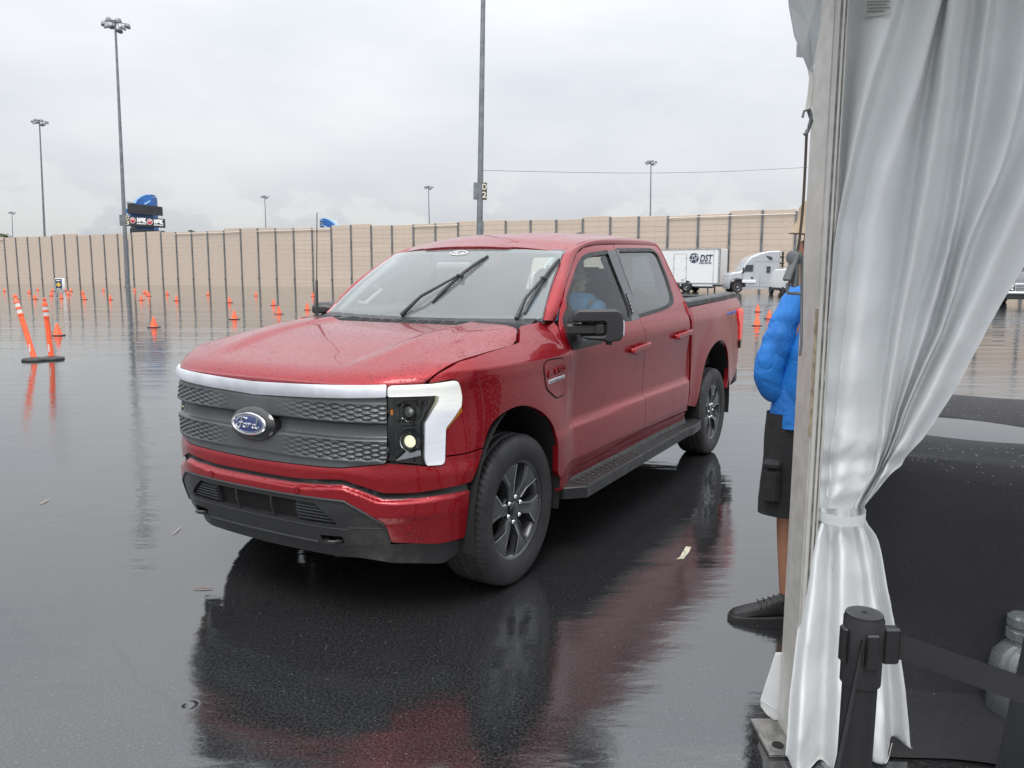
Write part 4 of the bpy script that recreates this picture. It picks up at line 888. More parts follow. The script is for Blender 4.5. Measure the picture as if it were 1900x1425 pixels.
def make_rim():
    d = {}
    d['rim'] = MB().lathe([(.262,-.12),(.255,-.10),(.240,-.03),(.236,.06),(.246,.095),(.252,.104),(.262,.110),(.2665,.112),(.268,.118),(.266,.122),(.258,.120),(.250,.112)], ax=(0, 1, 0), n=64, cap=False).mesh('rim', MAT['rim'])
    d['brake_disc'] = MB().lathe([(.20,-.02),(.20,.0),(.09,.0),(.08,.03),(0,.03)], ax=(0, 1, 0), n=40).mesh('brake_disc', MAT['void'])
    s = MB(); pl = lambda r, a: (r*math.cos(R(a)), r*math.sin(R(a)))
    pts = [pl(.046,-30), pl(.052,26), pl(.10,19), pl(.150,13), pl(.205,17), pl(.250,24), pl(.256,8), pl(.256,-6), pl(.250,-15), pl(.205,-12), pl(.150,-11), pl(.10,-18)]
    # blade: rises from the hub to the middle, then falls to the lip
    def hgt(r): return np.interp(r, [.04,.09,.15,.256], [.088,.100,.112,.112])
    Pp = np.array(pts); rr = np.hypot(*Pp.T); I = inset(Pp, .007); ri = np.hypot(*I.T); m = len(Pp)
    V = [(x, hgt(q)-.045, y) for (x, y), q in zip(Pp, rr)]+[(x, hgt(q)-.006, y) for (x, y), q in zip(Pp, rr)]+[(x, hgt(q), y) for (x, y), q in zip(I, ri)]
    F = [(i*m+k, i*m+(k+1) % m, (i+1)*m+(k+1) % m, (i+1)*m+k)[::-1] for i in range(2) for k in range(m)]
    tris = geometry.tessellate_polygon([[Vector((x, y, 0)) for x, y in I]]); F += [tuple(2*m+i for i in t)[::1] for t in tris]
    s.add(V, F); d['spoke'] = s.mesh('spoke', MAT['rim'], sharp=25)
    L = MB(); a, b, c = np.array(pl(.085,16)), np.array(pl(.150,11.4)), np.array(pl(.248,22.0))
    for p, q in ((a, b), (b, c)):
        e = (q-p)/np.linalg.norm(q-p); n = np.array((-e[1], e[0]))*.0042; hp, hq = hgt(np.hypot(*p))+.0015, hgt(np.hypot(*q))+.0015
        L.add([(p[0]+n[0], hp, p[1]+n[1]), (q[0]+n[0], hq, q[1]+n[1]), (q[0]-n[0], hq, q[1]-n[1]), (p[0]-n[0], hp, p[1]-n[1])]+[(p[0]+n[0], hp-.01, p[1]+n[1]), (q[0]+n[0], hq-.01, q[1]+n[1]), (q[0]-n[0], hq-.01, q[1]-n[1]), (p[0]-n[0], hp-.01, p[1]-n[1])], [(0,1,2,3),(0,4,5,1),(2,6,7,3)])
    p = np.array(pl(.16,-4)); q = np.array(pl(.248,-9)); e = (q-p)/np.linalg.norm(q-p); n = np.array((-e[1], e[0]))*.0018
    L.add([(p[0]+n[0], .1135, p[1]+n[1]), (q[0]+n[0], .1135, q[1]+n[1]), (q[0]-n[0], .1135, q[1]-n[1]), (p[0]-n[0], .1135, p[1]-n[1])], [(0,1,2,3)])
    d['machined_edge'] = L.mesh('machined_edge', MAT['machined'])
    d['lug_nut'] = MB().lathe([(.0135,.07),(.0135,.098),(.010,.106),(.004,.110),(0,.1105)], ax=(0, 1, 0), n=8).mesh('lug_nut', MAT['chrome'])
    d['hub'] = MB().lathe([(.088,.03),(.088,.075),(.080,.083),(.05,.085)], ax=(0, 1, 0), n=36).mesh('hub', MAT['rim'])
    d['centre_cap'] = MB().lathe([(.043,.08),(.043,.098),(.038,.104),(.030,.106),(0,.107)], ax=(0, 1, 0), n=30).mesh('centre_cap', MAT['gloss'])
    return d
RM = make_rim()
for (x, s, a0) in ((0,1,9),(-3.693,1,31),(0,-1,4),(-3.693,-1,17)):
    w = empty('wheel', (x, s*.820,.404)); w.parent = T; w.rotation_euler = (0, R(-a0), 0 if s > 0 else math.pi)
    link('tyre', TY, w); link('rim', RM['rim'], w); link('brake_disc', RM['brake_disc'], w); link('hub', RM['hub'], w); link('centre_cap', RM['centre_cap'], w)
    for k in range(6):
        q = link('spoke', RM['spoke'], w, rot=(0, R(60*k), 0)); e_ = link('machined_edge', RM['machined_edge'], w, rot=(0, R(60*k), 0))
        a = R(60*k+30); link('lug_nut', RM['lug_nut'], w, loc=(.0675*math.cos(a), 0, .0675*math.sin(a)))

# --- running boards
for s in (1, -1):
    top = [(-.46,.90),(-.47,.985),(-.575,1.083),(-2.66,1.035),(-2.72,1.052),(-3.02,1.030),(-3.12,.955),(-3.14,.88)]
    if s < 0: top = [(x, -y) for x, y in top]
    sb = MB().prism(top, (0, 0,.352), (1, 0, 0), (0, 1, 0), .068, .006).obj('running_board', BLW, T)
    mb = MB()
    for k in range(34):
        x = -.62-.073*k; yo = 1.060-.020*k/33
        for j, y in enumerate((yo-.022, yo-.056, yo-.090)):
            if 12 <= k <= 20: continue
            mb.box((x+.012*(j == 1), s*y, .4235), (.040,.011,.007), .003)
    for y in (1.035, 1.012,.985): mb.box((-1.82, s*y, .4235), (.62,.009,.007), .003)
    mb.obj('tread', MAT['black'], sb)['kind'] = 'stuff'
    MB().tube([(-.585, s*1.078,.420),(-2.66, s*1.030,.420)], .005, 6).obj('edge_trim', BLW, sb)
    g = np.array([[(x, s*.955, .405), (x, s*.925, z)] for x, z in ((-.50,.452),(-1.5,.475),(-2.6,.498),(-2.86,.500))]); MB().grid(g, flip=(s < 0)).obj('bracket', BLW, sb)

# --- door mirrors
def door_mirror(s):
    m = lambda P: np.array(P)*(1, s, 1)
    def hull(pts, depth, b):
        A = np.array([(-.500,1.005),(-.640,1.255)]); return pts
    # head plane runs from the inner end A to the outer end B, swept back
    A, B2 = np.array((-.500, 1.005*s, 0)), (np.array((-.640, 1.258*s, 0)) if s > 0 else np.array((-.770,-1.090, 0))); ux = (B2-A); L = np.linalg.norm(ux); ux /= L; uy = np.array((0, 0, 1.)); n = np.cross(ux, uy)
    n = n if n[0] < 0 else -n
    head = [(0,1.385),(.004,1.425),(.030,1.449),(.255,1.452),(.282,1.436),(L,1.40),(L,1.30),(.275,1.275),(.235,1.270),(.225,1.262),(.195,1.262),(.185,1.272),(.075,1.282),(.045,1.293),(.06,1.300),(.180,1.303),(.190,1.312),(.190,1.372),(.178,1.378),(.01,1.376)]
    o = np.zeros(3)+A-n*0
    Q = fillet(head, .012); V = []; mth = len(Q); lay = [(.012, 0.), (0, .014), (0, .11), (.02, .15)]
    mb = MB()
    for ins, d in lay: V += [A+p[0]*ux+p[1]*uy+n*d for p in (inset(Q, ins) if ins else Q)]
    F = [(i*mth+k, i*mth+(k+1) % mth, (i+1)*mth+(k+1) % mth, (i+1)*mth+k) for i in range(3) for k in range(mth)]
    for base in (0, 3*mth):
        tr = geometry.tessellate_polygon([[Vector((p[0], p[1], 0)) for p in inset(Q, .012 if base == 0 else .02)]]); F += [tuple(base+i for i in t) for t in tr]
    mb.add(V, F); me = mb.mesh('door_mirror', BLW, sharp=40)
    import bmesh
    bm = bmesh.new(); bm.from_mesh(me); bmesh.ops.recalc_face_normals(bm, faces=bm.faces); bm.to_mesh(me); bm.free(); me.set_sharp_from_angle(angle=R(40))
    hd = link('door_mirror', me, T)
    ar = MB(); rot = np.stack([ux, n, uy], 1)
    ar.box(A+ux*.052+uy*1.336+n*.055, (.172,.070,.062), .012, rot); ar.box(A+ux*.158+uy*1.338+n*.050, (.060,.085,.064), .010, rot)
    ar.obj('mirror_arm', BLW, hd)
    MB().tube([A+ux*.139+uy*z+n*.012 for z in (1.305,1.372)], .003, 6).obj('mirror_joint', MAT['void'], hd)
    MB().box(A+ux*(L+.004)+uy*1.345+n*.07, (.010,.10,.085), .004, rot).obj('turn_signal', MAT['satin'], hd)
    MB().box(A+ux*.16+uy*1.36+n*.152, (.20,.006,.13), .002, rot).obj('mirror_glass', MAT['chrome'], hd)
    MB().lathe([(.020,0),(.018,.012),(0,.016)], A+ux*.215+uy*1.262+n*.05, (0, 0, -1), 14).obj('camera', MAT['gloss'], hd)
    fs = body if s > 0 else (lambda u, z: body(u, z)*np.array((1, -1, 1)))
    panel('mirror_sail', fs, [(2.243,1.215),(2.240,1.262),(2.272,1.40),(2.345,1.488),(2.372,1.40),(2.360,1.25),(2.345,1.222)], MAT['black'], hd, st=.03, rad=.01, depth=.02, lift=.008)
for s in (1, -1): door_mirror(s)

# --- aerial, wipers
MB().tube([(-.345,-.80,1.35),(-.346,-.80,1.37),(-.352,-.80,1.60),(-.353,-.80,1.61),(-.372,-.80,2.045)], [.014,.011,.008,.0035,.0028], 8).obj('aerial', BLK, T)
def wiper(a0, t0, a1, t1, b0, b1):
    W = lambda q, h=.02: wsh(np.array([q[0]]), np.array([q[1]]))[0]+np.array((.45, 0, .8))*h
    arm = MB().tube([W((a0, t0), .012), W(((a0*.65+a1*.35), (t0*.65+t1*.35)), .05), W((a1, t1), .034)], [.014,.010,.007], 8).obj('wiper', MAT['black'], T)
    ks = np.linspace(0, 1, 9); P = [W((b0[0]+(b1[0]-b0[0])*k, b0[1]+(b1[1]-b0[1])*k), .010+.012*math.sin(math.pi*k)) for k in ks]
    MB().tube(P, [.006]+[.010]*7+[.006], 8).obj('blade', MAT['black'], arm)
    P2 = [p-np.array((.45, 0, .8))*.009 for p in P]; MB().tube(P2, .004, 6).obj('rubber', MAT['void'], arm)
    MB().box(W((a1, t1), .026), (.05,.03,.022), .006).obj('clip', MAT['black'], arm)

# windshield wipers, stopped half way up the glass
wiper(-.132,.016,.217,.500,(.086,.181),(.341,.835))
wiper(.815,.000,.930,.480,(.862,.065),(.985,.820))

# --- cabin
def seat(x, y, w, rear=False):
    p = empty('seat', (x, y, 0)); p.parent = T
    q = MB().box((.02, 0,.93), (.52, w,.16), .05).obj('cushion', MAT['seat'], p)
    rot = np.array(Matrix.Rotation(R(-14), 3, 'Y'))
    MB().box((-.30, 0, 1.24), (.16, w,.60), .06, rot).obj('backrest', MAT['seat'], p)
    for yy in ((0,) if not rear else (-.28,.28)):
        MB().box((-.40, yy, 1.615), (.11,.27,.20), .05, rot).obj('headrest', MAT['seat'], p)
        MB().tube([(-.375, yy-.06, 1.48),(-.395, yy-.06, 1.56)], .007, 6).tube([(-.375, yy+.06, 1.48),(-.395, yy+.06, 1.56)], .007, 6).obj('headrest_post', MAT['chrome'], p)
seat(-1.55,.42,.54); seat(-1.55,-.42,.54); seat(-2.25, 0, 1.36, True)
dash = MB(); pr = [(-.42,1.30),(-.50,1.335),(-.80,1.335),(-.93,1.315),(-.98,1.27),(-.93,1.10),(-.80,.95),(-.42,.95)]
dash.slab(pr, (0, 0, 0), (1, 0, 0), (0, 0, 1), 1.60, .03); dash.obj('dashboard', MAT['trim'], T)
MB().slab([(-.62,1.33),(-.80,1.365),(-.90,1.36),(-.92,1.33)], (0,.42, 0), (1, 0, 0), (0, 0, 1), .42, .02).obj('instrument_hood', MAT['trim'], T)
MB().box((-.95, 0, 1.20), (.03,.30,.32), .01, np.array(Matrix.Rotation(R(12), 3, 'Y'))).obj('touch_screen', MAT['gloss'], T)
ax = np.array((-.90, 0,.42)); ax /= np.linalg.norm(ax); c0 = np.array((-1.12,.42, 1.22)); u_ = np.array((0, 1., 0)); w_ = np.cross(ax, u_)
sw = MB().tube([c0+.185*(math.cos(t)*u_+math.sin(t)*w_) for t in np.linspace(0, 2*math.pi, 33)], .015, 8); sw.tube([c0-.17*u_, c0-.02*ax, c0+.17*u_], .018, 6).tube([c0, c0-.17*w_], .018, 6).tube([c0, c0-ax*.22], .03, 8)
sw.obj('steering_wheel', MAT['black'], T)
MB().box((-1.75, 0,.72), (2.3, 1.66,.06)).box((-1.45, 0,.95), (.95,.26,.34), .03).obj('cabin_floor', MAT['void'], T)
hl = lambda s_, v_: roof(.06+.88*s_, v_*.93)-np.array((0, 0,.045))
panel('headliner', hl, [(0,-1),(1,-1),(1,1),(0,1)], MAT['lighttrim'], T, st=.06, rad=0, depth=.0, out=(-2, 0, 5))
for s in (1, -1):
    ia = np.array([I_[k]*(1, s, 1)+np.array((-.02,-s*.045,-.03)) for k in range(0, 26, 3)])
    MB().tube(ia, .034, 8).obj('pillar_lining', MAT['lighttrim'], T)
    if s < 0: MB().tube([ia[2]+(-.03,.03,-.02), ia[2]+(-.07,.07,-.03), ia[4]+(-.07,.07,-.04), ia[4]+(-.02,.03,-.02)], .016, 8).obj('grab_handle', MAT['lighttrim'], T)
    MB().box((-1.70, s*.86, 1.08), (2.2,.05,.56), .02).obj('door_lining', MAT['trim'], T)
    MB().box((-1.76, s*.80, 1.52), (.16,.06,.62), .02, np.array(Matrix.Rotation(R(s*24), 3, 'X'))@np.array(Matrix.Rotation(R(9), 3, 'Y'))).obj('pillar_lining', MAT['trim'], T)

# --- the driver
MAT['skin'] = pm('skin', (.50,.29,.20), .55); MAT['hair'] = pm('pale blond hair', (.55,.46,.30), .6, var=.35, vs=60, bump=.6, bs=90)
MAT['blueshirt'] = pm('light blue shirt', (.20,.50,.85), .8, var=.15, vs=14, bump=.3, bs=20)
drv = empty('person', (-1.55,.42,.95), 0, 'blond driver in a light blue shirt sitting behind the wheel of the red pickup', 'person')
skin_obj('body', [(0,0,.05),(-.10,0,.30),(-.13,0,.52),(-.12,0,.62),(-.09,.0,.72),(-.11,.19,.50),(.06,.25,.30),(.28,.14,.32),(.36,.13,.33),(-.11,-.19,.50),(.06,-.25,.30),(.28,-.14,.32),(.36,-.13,.33),(.25,.10,.04),(.48,.11,.0),(.25,-.10,.04),(.48,-.11,.0)],
    [(0,1),(1,2),(2,3),(3,4),(2,5),(5,6),(6,7),(7,8),(2,9),(9,10),(10,11),(11,12),(0,13),(13,14),(0,15),(15,16)], [.14,.13,.10,.055,.09,.055,.042,.035,.04,.055,.042,.035,.04,.08,.065,.08,.065], MAT['skin'], drv)
hd_ = skin_obj('head', [(-.06,0,.62),(-.07,0,.70),(-.085,0,.76),(.02,0,.70),(.045,0,.685)], [(0,1),(1,2),(1,3),(3,4)], [.055,.085,.088,.05,.014], MAT['skin'], drv)
skin_obj('hair', [(-.10,.0,.80),(-.15,0,.74),(-.16,.03,.62),(-.13,.08,.66),(-.13,-.08,.66),(-.10,.085,.57),(-.10,-.085,.57),(-.03,.0,.80)], [(0,1),(1,2),(1,3),(1,4),(3,5),(4,6),(0,7)], [.085,.09,.06,.05,.05,.035,.035,.06], MAT['hair'], drv, post=lambda V, N: V+N*(.008*np.sin(V[:, 2:3]*140+V[:, 0:1]*60)))
skin_obj('shirt', [(0,0,.05),(-.10,0,.30),(-.13,0,.50),(-.12,0,.56),(-.11,.20,.49),(-.02,.265,.36),(-.11,-.20,.49),(-.02,-.265,.36)], [(0,1),(1,2),(2,3),(2,4),(4,5),(2,6),(6,7)], [.17,.165,.14,.085,.115,.085,.115,.085], MAT['blueshirt'], drv, post=lambda V, N: V+N*(.006*np.sin(V[:, 2:3]*55+V[:, 1:2]*40)))
skin_obj('trousers', [(-.02,0,-.01),(.25,.10,.03),(.47,.11,.0),(.50,.11,-.22),(.25,-.10,.03),(.47,-.11,.0),(.50,-.11,-.22)], [(0,1),(1,2),(2,3),(0,4),(4,5),(5,6)], [.15,.10,.08,.06,.10,.08,.06], MAT['seat'], drv)
# ------------------------------------------------------------------ parked vehicles by the wall
MAT['vwhite'] = pm('white vehicle paint', (.72,.73,.73), .3, coat=.6, var=.05); MAT['silver'] = pm('silver vehicle paint', (.44,.46,.49), .3, .3, coat=.6, var=.05); MAT['dkglass'] = pm('dark window', (.03,.04,.045), .08, coat=.6); MAT['navy'] = pm('navy print', (.03,.045,.10), .5); MAT['alu'] = pm('aluminium', (.50,.51,.52), .35, .9, var=.2); MAT['greyline'] = pm('panel joint', (.25,.26,.26), .6)
def wheel_mesh(r, w):
    t = MB().lathe([(r*.55,-w/2),(r*.92,-w/2),(r,-w*.38),(r, w*.38),(r*.92, w/2),(r*.55, w/2)], ax=(0, 1, 0), n=28).mesh('tyre', MAT['tyre'])
    h = MB().lathe([(r*.58,-w*.45),(r*.56,-w*.52),(r*.45,-w*.40),(r*.22,-w*.34),(r*.20,-w*.52),(0,-w*.54)], ax=(0, 1, 0), n=24).mesh('rim', MAT['alu']); return t, h
def put_wheel(par, ms, x, y, z, rz=0.):
    w = empty('wheel', (x, y, z), rz); w.parent = par; link('tyre', ms[0], w); link('rim', ms[1], w)
RZ = math.atan2(RT[1], RT[0])
def tractor(px, D, label):
    o = empty('semi_truck', tuple(foot(px, 543, D)), RZ, label, 'semi truck'); ux, uz = (1, 0, 0), (0, 0, 1)
    prof = [(-.78,.35),(-.80,1.0),(-.74,1.70),(-.52,1.90),(.19,1.98),(.34,2.06),(.70,2.86),(1.23,3.42),(1.99,3.72),(2.84,3.94),(3.97,3.98),(3.97,1.15),(3.9,.50),(.78,.46),(.66,.95),(.40,1.22),(0,1.28),(-.40,1.22),(-.62,.90),(-.66,.46)]
    MB().slab(prof, (0, 1.25, 0), ux, uz, 2.45,.10).obj('cab', MAT['silver'], o)
    pr = lambda nm, L, m, h=.02: MB().prism(L, (0,.025, 0), ux, uz, .03+h,.008).obj(nm, m, o)
    pr('door_window', [(.72,2.62),(1.40,2.66),(1.40,2.0),(.50,1.95)], MAT['dkglass']); pr('sleeper_window', [(2.69,2.50),(3.06,2.50),(3.06,1.90),(2.69,1.90)], MAT['dkglass']); pr('fairing_window', [(2.55,3.52),(3.15,3.38),(3.22,3.10),(2.95,3.12)], MAT['dkglass'])
    mb = MB()
    for a, b in (((1.48,.9),(1.48,2.95)),((.42,1.05),(.46,1.95)),((.42,1.05),(1.48,1.05)),((1.55, 2.95),(3.9, 2.95)),((2.1,1.75),(2.1, .6)),((2.1,.95),(3.9,.95))): mb.tube([(a[0], .01, a[1]),(b[0], .01, b[1])], .014, 4)
    mb.obj('panel_joint', MAT['greyline'], o); MB().box((1.9,-.02,.42), (2.9,.10,.16), .03).obj('side_skirt', MAT['silver'], o)
    MB().box((1.05,-.05, 1.08), (1.3,.08,.28), .02).obj('step_box', MAT['vwhite'], o); MB().box((.42,-.24, 2.10), (.14,.10,.55), .03).box((.46,-.10, 2.1), (.05,.3,.05)).obj('mirror', MAT['black'], o); MB().box((1.33,-.03, 1.42), (.14,.06,.22), .02).obj('fuel_flap', MAT['black'], o)
    MB().prism([(-.62,1.05),(-.40,1.20),(-.62,1.35),(-.75,1.25)], (0,.02, 0), ux, uz, .04).obj('headlight', MAT['chrome'], o)
    mb = MB().box((4.25, 1.25, 2.5), (.45, 2.1,.04)).box((4.30, .35, 2.6), (.16,.16, 2.6), .03)
    for k in range(4): mb.box((4.22, .6, 1.6+.6*k), (.34,.9,.14), .02)
    mb.box((4.6, 1.25,.85), (5.6,.9,.25)); mb.obj('chassis', MAT['black'], o)
    ws = wheel_mesh(.52,.32)
    for x in (0, 5.2, 6.5): put_wheel(o, ws, x, .14,.52); put_wheel(o, ws, x, 2.36,.52, math.pi)
    pr('wheel_arch', [(-.64,.5),(-.55,.95),(-.28,1.17),(.0,1.22),(.28,1.17),(.55,.95),(.66,.5),(.5,.5),(-.5,.5)], MAT['void'], .0)
    return o
tractor(1368, 74.8, 'silver semi tractor with tall sleeper cab parked right of the white trailer')
tractor(1000, 77, 'semi tractor mostly hidden behind the red pickup, glimpsed through its cab windows')
def trailer():
    P = foot(1333, 541, 78); o = empty('box_trailer', tuple(P), RZ-R(34), 'white box trailer with DST lettering and round globe logo', 'trailer'); L = 9.4; W = 2.5; ux, uz = (1, 0, 0), (0, 0, 1)
    MB().box((-L/2, W/2, 2.55), (L, W, 3.45), .04).obj('box', MAT['vwhite'], o); MB().box((-L/2+.3, W/2, .78), (L-.6, W-.1,.12)).box((-L/2-.3, W/2,.70), (L-.7, W-.06,.34), .03).obj('skirt', MAT['vwhite'], o)
    mb = MB(); mb.box((-.06,-.012, 2.55), (.16,.05, 3.44)); mb.box((-.60,-.008, 2.55), (.05,.04, 3.44)); mb.box((.01, .12, 2.55), (.05,.2, 3.44)); mb.box((.01, W-.12, 2.55), (.05,.22, 3.44)); mb.box((-L/2,-.012, 4.24), (L,.05,.09)); mb.box((-L/2,-.012,.86), (L,.05,.09)); mb.obj('corner_post', MAT['alu'], o)
    MB().box((.03, W-.05, 2.55), (.10,.12, 3.5)).obj('rear_edge', MAT['black'], o)
    X = lambda px: (px-1333)*.0562; Z = lambda py: (541-py)*.0541
    d = MB().box(((X(1248.5)+X(1272))/2,-.01, (Z(471)+Z(524))/2), (1.35,.05, 2.86), .015).obj('door', MAT['vwhite'], o)
    mb = MB()
    for a, b in (((X(1248),Z(471)),(X(1248),Z(524))),((X(1272),Z(471)),(X(1272),Z(524))),((X(1248),Z(471)),(X(1272),Z(471))),((X(1248),Z(524)),(X(1272),Z(524)))): mb.tube([(a[0],-.03,a[1]),(b[0],-.03,b[1])], .022, 5)
    for k in (.15,.5,.85): mb.box((X(1271.5),-.05, Z(524)+2.86*k), (.12,.05,.07)); 
    for k in (.15,.5,.85): mb.box((X(1248.5),-.05, Z(524)+2.86*k), (.12,.05,.07))
    mb.box((X(1266),-.06, Z(519)), (.3,.05,.06)); mb.obj('hinge', MAT['greyline'], d)
    cx, cz = X(1286), Z(478.7); lg = MB().lathe([(.50,-.005),(.50,-.03),(0,-.03)], (cx, 0, cz), (0, 1, 0), 32).obj('logo_globe', MAT['navy'], o)
    mb = MB()
    for A in ([(-.46,.18),(-.10,.22),(.16,-.10),(.22,-.46)],[(-.30,-.40),(-.10,.22),(.02,.50)],[(-.10,.22),(.25,.30),(.46,.12)],[(-.48,-.10),(-.2,-.2),(.16,-.10),(.44,.05)],[(.25,.30),(.30,.0),(.16,-.10)]): mb.tube([(cx+x,-.035, cz+z) for x, z in cr_path(A, 5)], .022, 5)
    mb.obj('globe_line', MAT['pure'], lg)
    text_obj('company_name', 'DST', .95, MAT['navy'], o, .006, (X(1307.5),-.035, Z(480)), ux, uz, shear=.22, width=1.32, bold=.022)
    text_obj('company_line', 'GLOBAL SERVICES', .17, MAT['navy'], o, .004, (X(1306.8),-.035, Z(488.2)), ux, uz, width=1.30, bold=.006)
    mb = MB(); mb.box((-2.0, W/2,.55), (1.6, 1.4,.4), .05).box((-1.2,.25,.40), (.12,.12,.8)).box((-1.2, W-.25,.40), (.12,.12,.8)).box((-.4, W/2,.62), (.5, 1.8,.2)); mb.obj('undercarriage', MAT['steel'], o)
    ws = wheel_mesh(.46,.30)
    for x in (X(1273.5), X(1273.5)-1.15): put_wheel(o, ws, x, .10,.46); put_wheel(o, ws, x, W-.1,.46, math.pi)
    MB().lathe([(.60,-.006),(.60,-.012),(0,-.012)], (X(1273.5), 0,.50), (0, 1, 0), 28).obj('wheel_arch', MAT['void'], o)
trailer()
def cargo_van():
    o = empty('cargo_van', tuple(foot(1482, 548, 65)), RZ, 'white cargo van seen from behind, right of the silver semi tractor', 'van'); prof = [(0,.62),(0,1.05),(.06,1.75),(.28,2.16),(.6,2.20),(3.4,2.18),(3.9,2.05),(4.5,1.35),(5.2,1.12),(5.3,.55),(.1,.50)]
    MB().slab(prof, (0, 0, 0), (0, 1, 0), (0, 0, 1), 2.0,.10).obj('body', MAT['vwhite'], o); MB().box((0,-.06,.62), (2.02,.26,.56), .05).box((0, 2.4,.50), (1.96, 4.6,.25), .04).obj('bumper', MAT['black'], o)
    for s in (-1, 1):
        MB().box((s*.88, -.005, 1.30), (.13,.06,.42), .02).obj('tail_light', MAT['tail'], o); MB().tube([(s*.85,.5, 2.20),(s*.85,.5, 2.30),(s*.85, 3.3, 2.30),(s*.85, 3.3, 2.18)], .03, 6).obj('roof_rail', MAT['alu'], o)
        ws = wheel_mesh(.37,.24)
        for y in (1.0, 4.3): put_wheel(o, ws, s*.88, y,.37, -s*math.pi/2)
        MB().box((s*.44, -.02, 1.86), (.66,.05,.30), .02, np.array(Matrix.Rotation(R(-10), 3, 'X'))).obj('rear_window', MAT['vwhite'], o)
    MB().box((0,.005, 1.35), (.015,.1, 1.3)).obj('door_joint', MAT['greyline'], o)
cargo_van()
def dark_pickup():
    o = empty('parked_pickup', tuple(foot(1899, 566, 44)), RZ-R(8), 'dark grey parked pickup with chrome bumper at the right edge, mostly behind the curtain', 'pickup truck'); MAT['gun'] = pm('dark grey vehicle paint', (.06,.063,.07), .25, .4, coat=.7)
    prof = [(0,.55),(-.03,1.05),(.12,1.16),(1.25,1.26),(1.85,1.82),(2.2,1.88),(3.3,1.86),(3.5,1.30),(5.4,1.30),(5.45,.60),(4.9,.5),(.5,.5)]
    MB().slab(prof, (0, 0, 0), (0, 1, 0), (0, 0, 1), 1.95,.09).obj('body', MAT['gun'], o); MB().box((0,-.08,.66), (1.98,.2,.17), .05).obj('bumper', MAT['chrome'], o); MB().box((0,-.02,.44), (1.85,.2,.26), .04).obj('lower_valance', MAT['black'], o)
    g = MB().box((0,-.05,.98), (1.10,.08,.42), .03).obj('grille', MAT['chrome'], o)
    for k in range(4): MB().box((0,-.10,.84+.09*k), (1.0,.03,.045), .01).obj('slat', MAT['black'], g)
    for s in (-1, 1):
        h = MB().box((s*.77,-.02,.95), (.34,.12,.26), .04).obj('headlight', MAT['projector'], o); MB().box((s*.88,-.03,.95), (.06,.11,.2), .02).obj('turn_signal', MAT['amber'], h)
        MB().box((s*1.10, 1.5, 1.36), (.26,.14,.22), .05).obj('mirror', MAT['black'], o); ws = wheel_mesh(.40,.27)
        for y in (.95, 4.4): put_wheel(o, ws, s*.85, y,.40, -s*math.pi/2)
    MB().prism([(-.72,1.34),(.72,1.34),(.62,1.80),(-.62,1.80)], (0, 1.33, 0), (1, 0, 0), (0, .55, .84), .02).obj('windscreen', MAT['dkglass'], o) if False else MB().add([(-.75,1.33,1.30),(.75,1.33,1.30),(.66,1.80,1.76),(-.66,1.80,1.76),(-.75,1.40,1.28),(.75,1.40,1.28),(.66,1.87,1.74),(-.66,1.87,1.74)],[(0,1,2,3),(7,6,5,4),(0,4,5,1),(1,5,6,2),(2,6,7,3),(3,7,4,0)]).obj('windscreen', MAT['dkglass'], o)
dark_pickup()

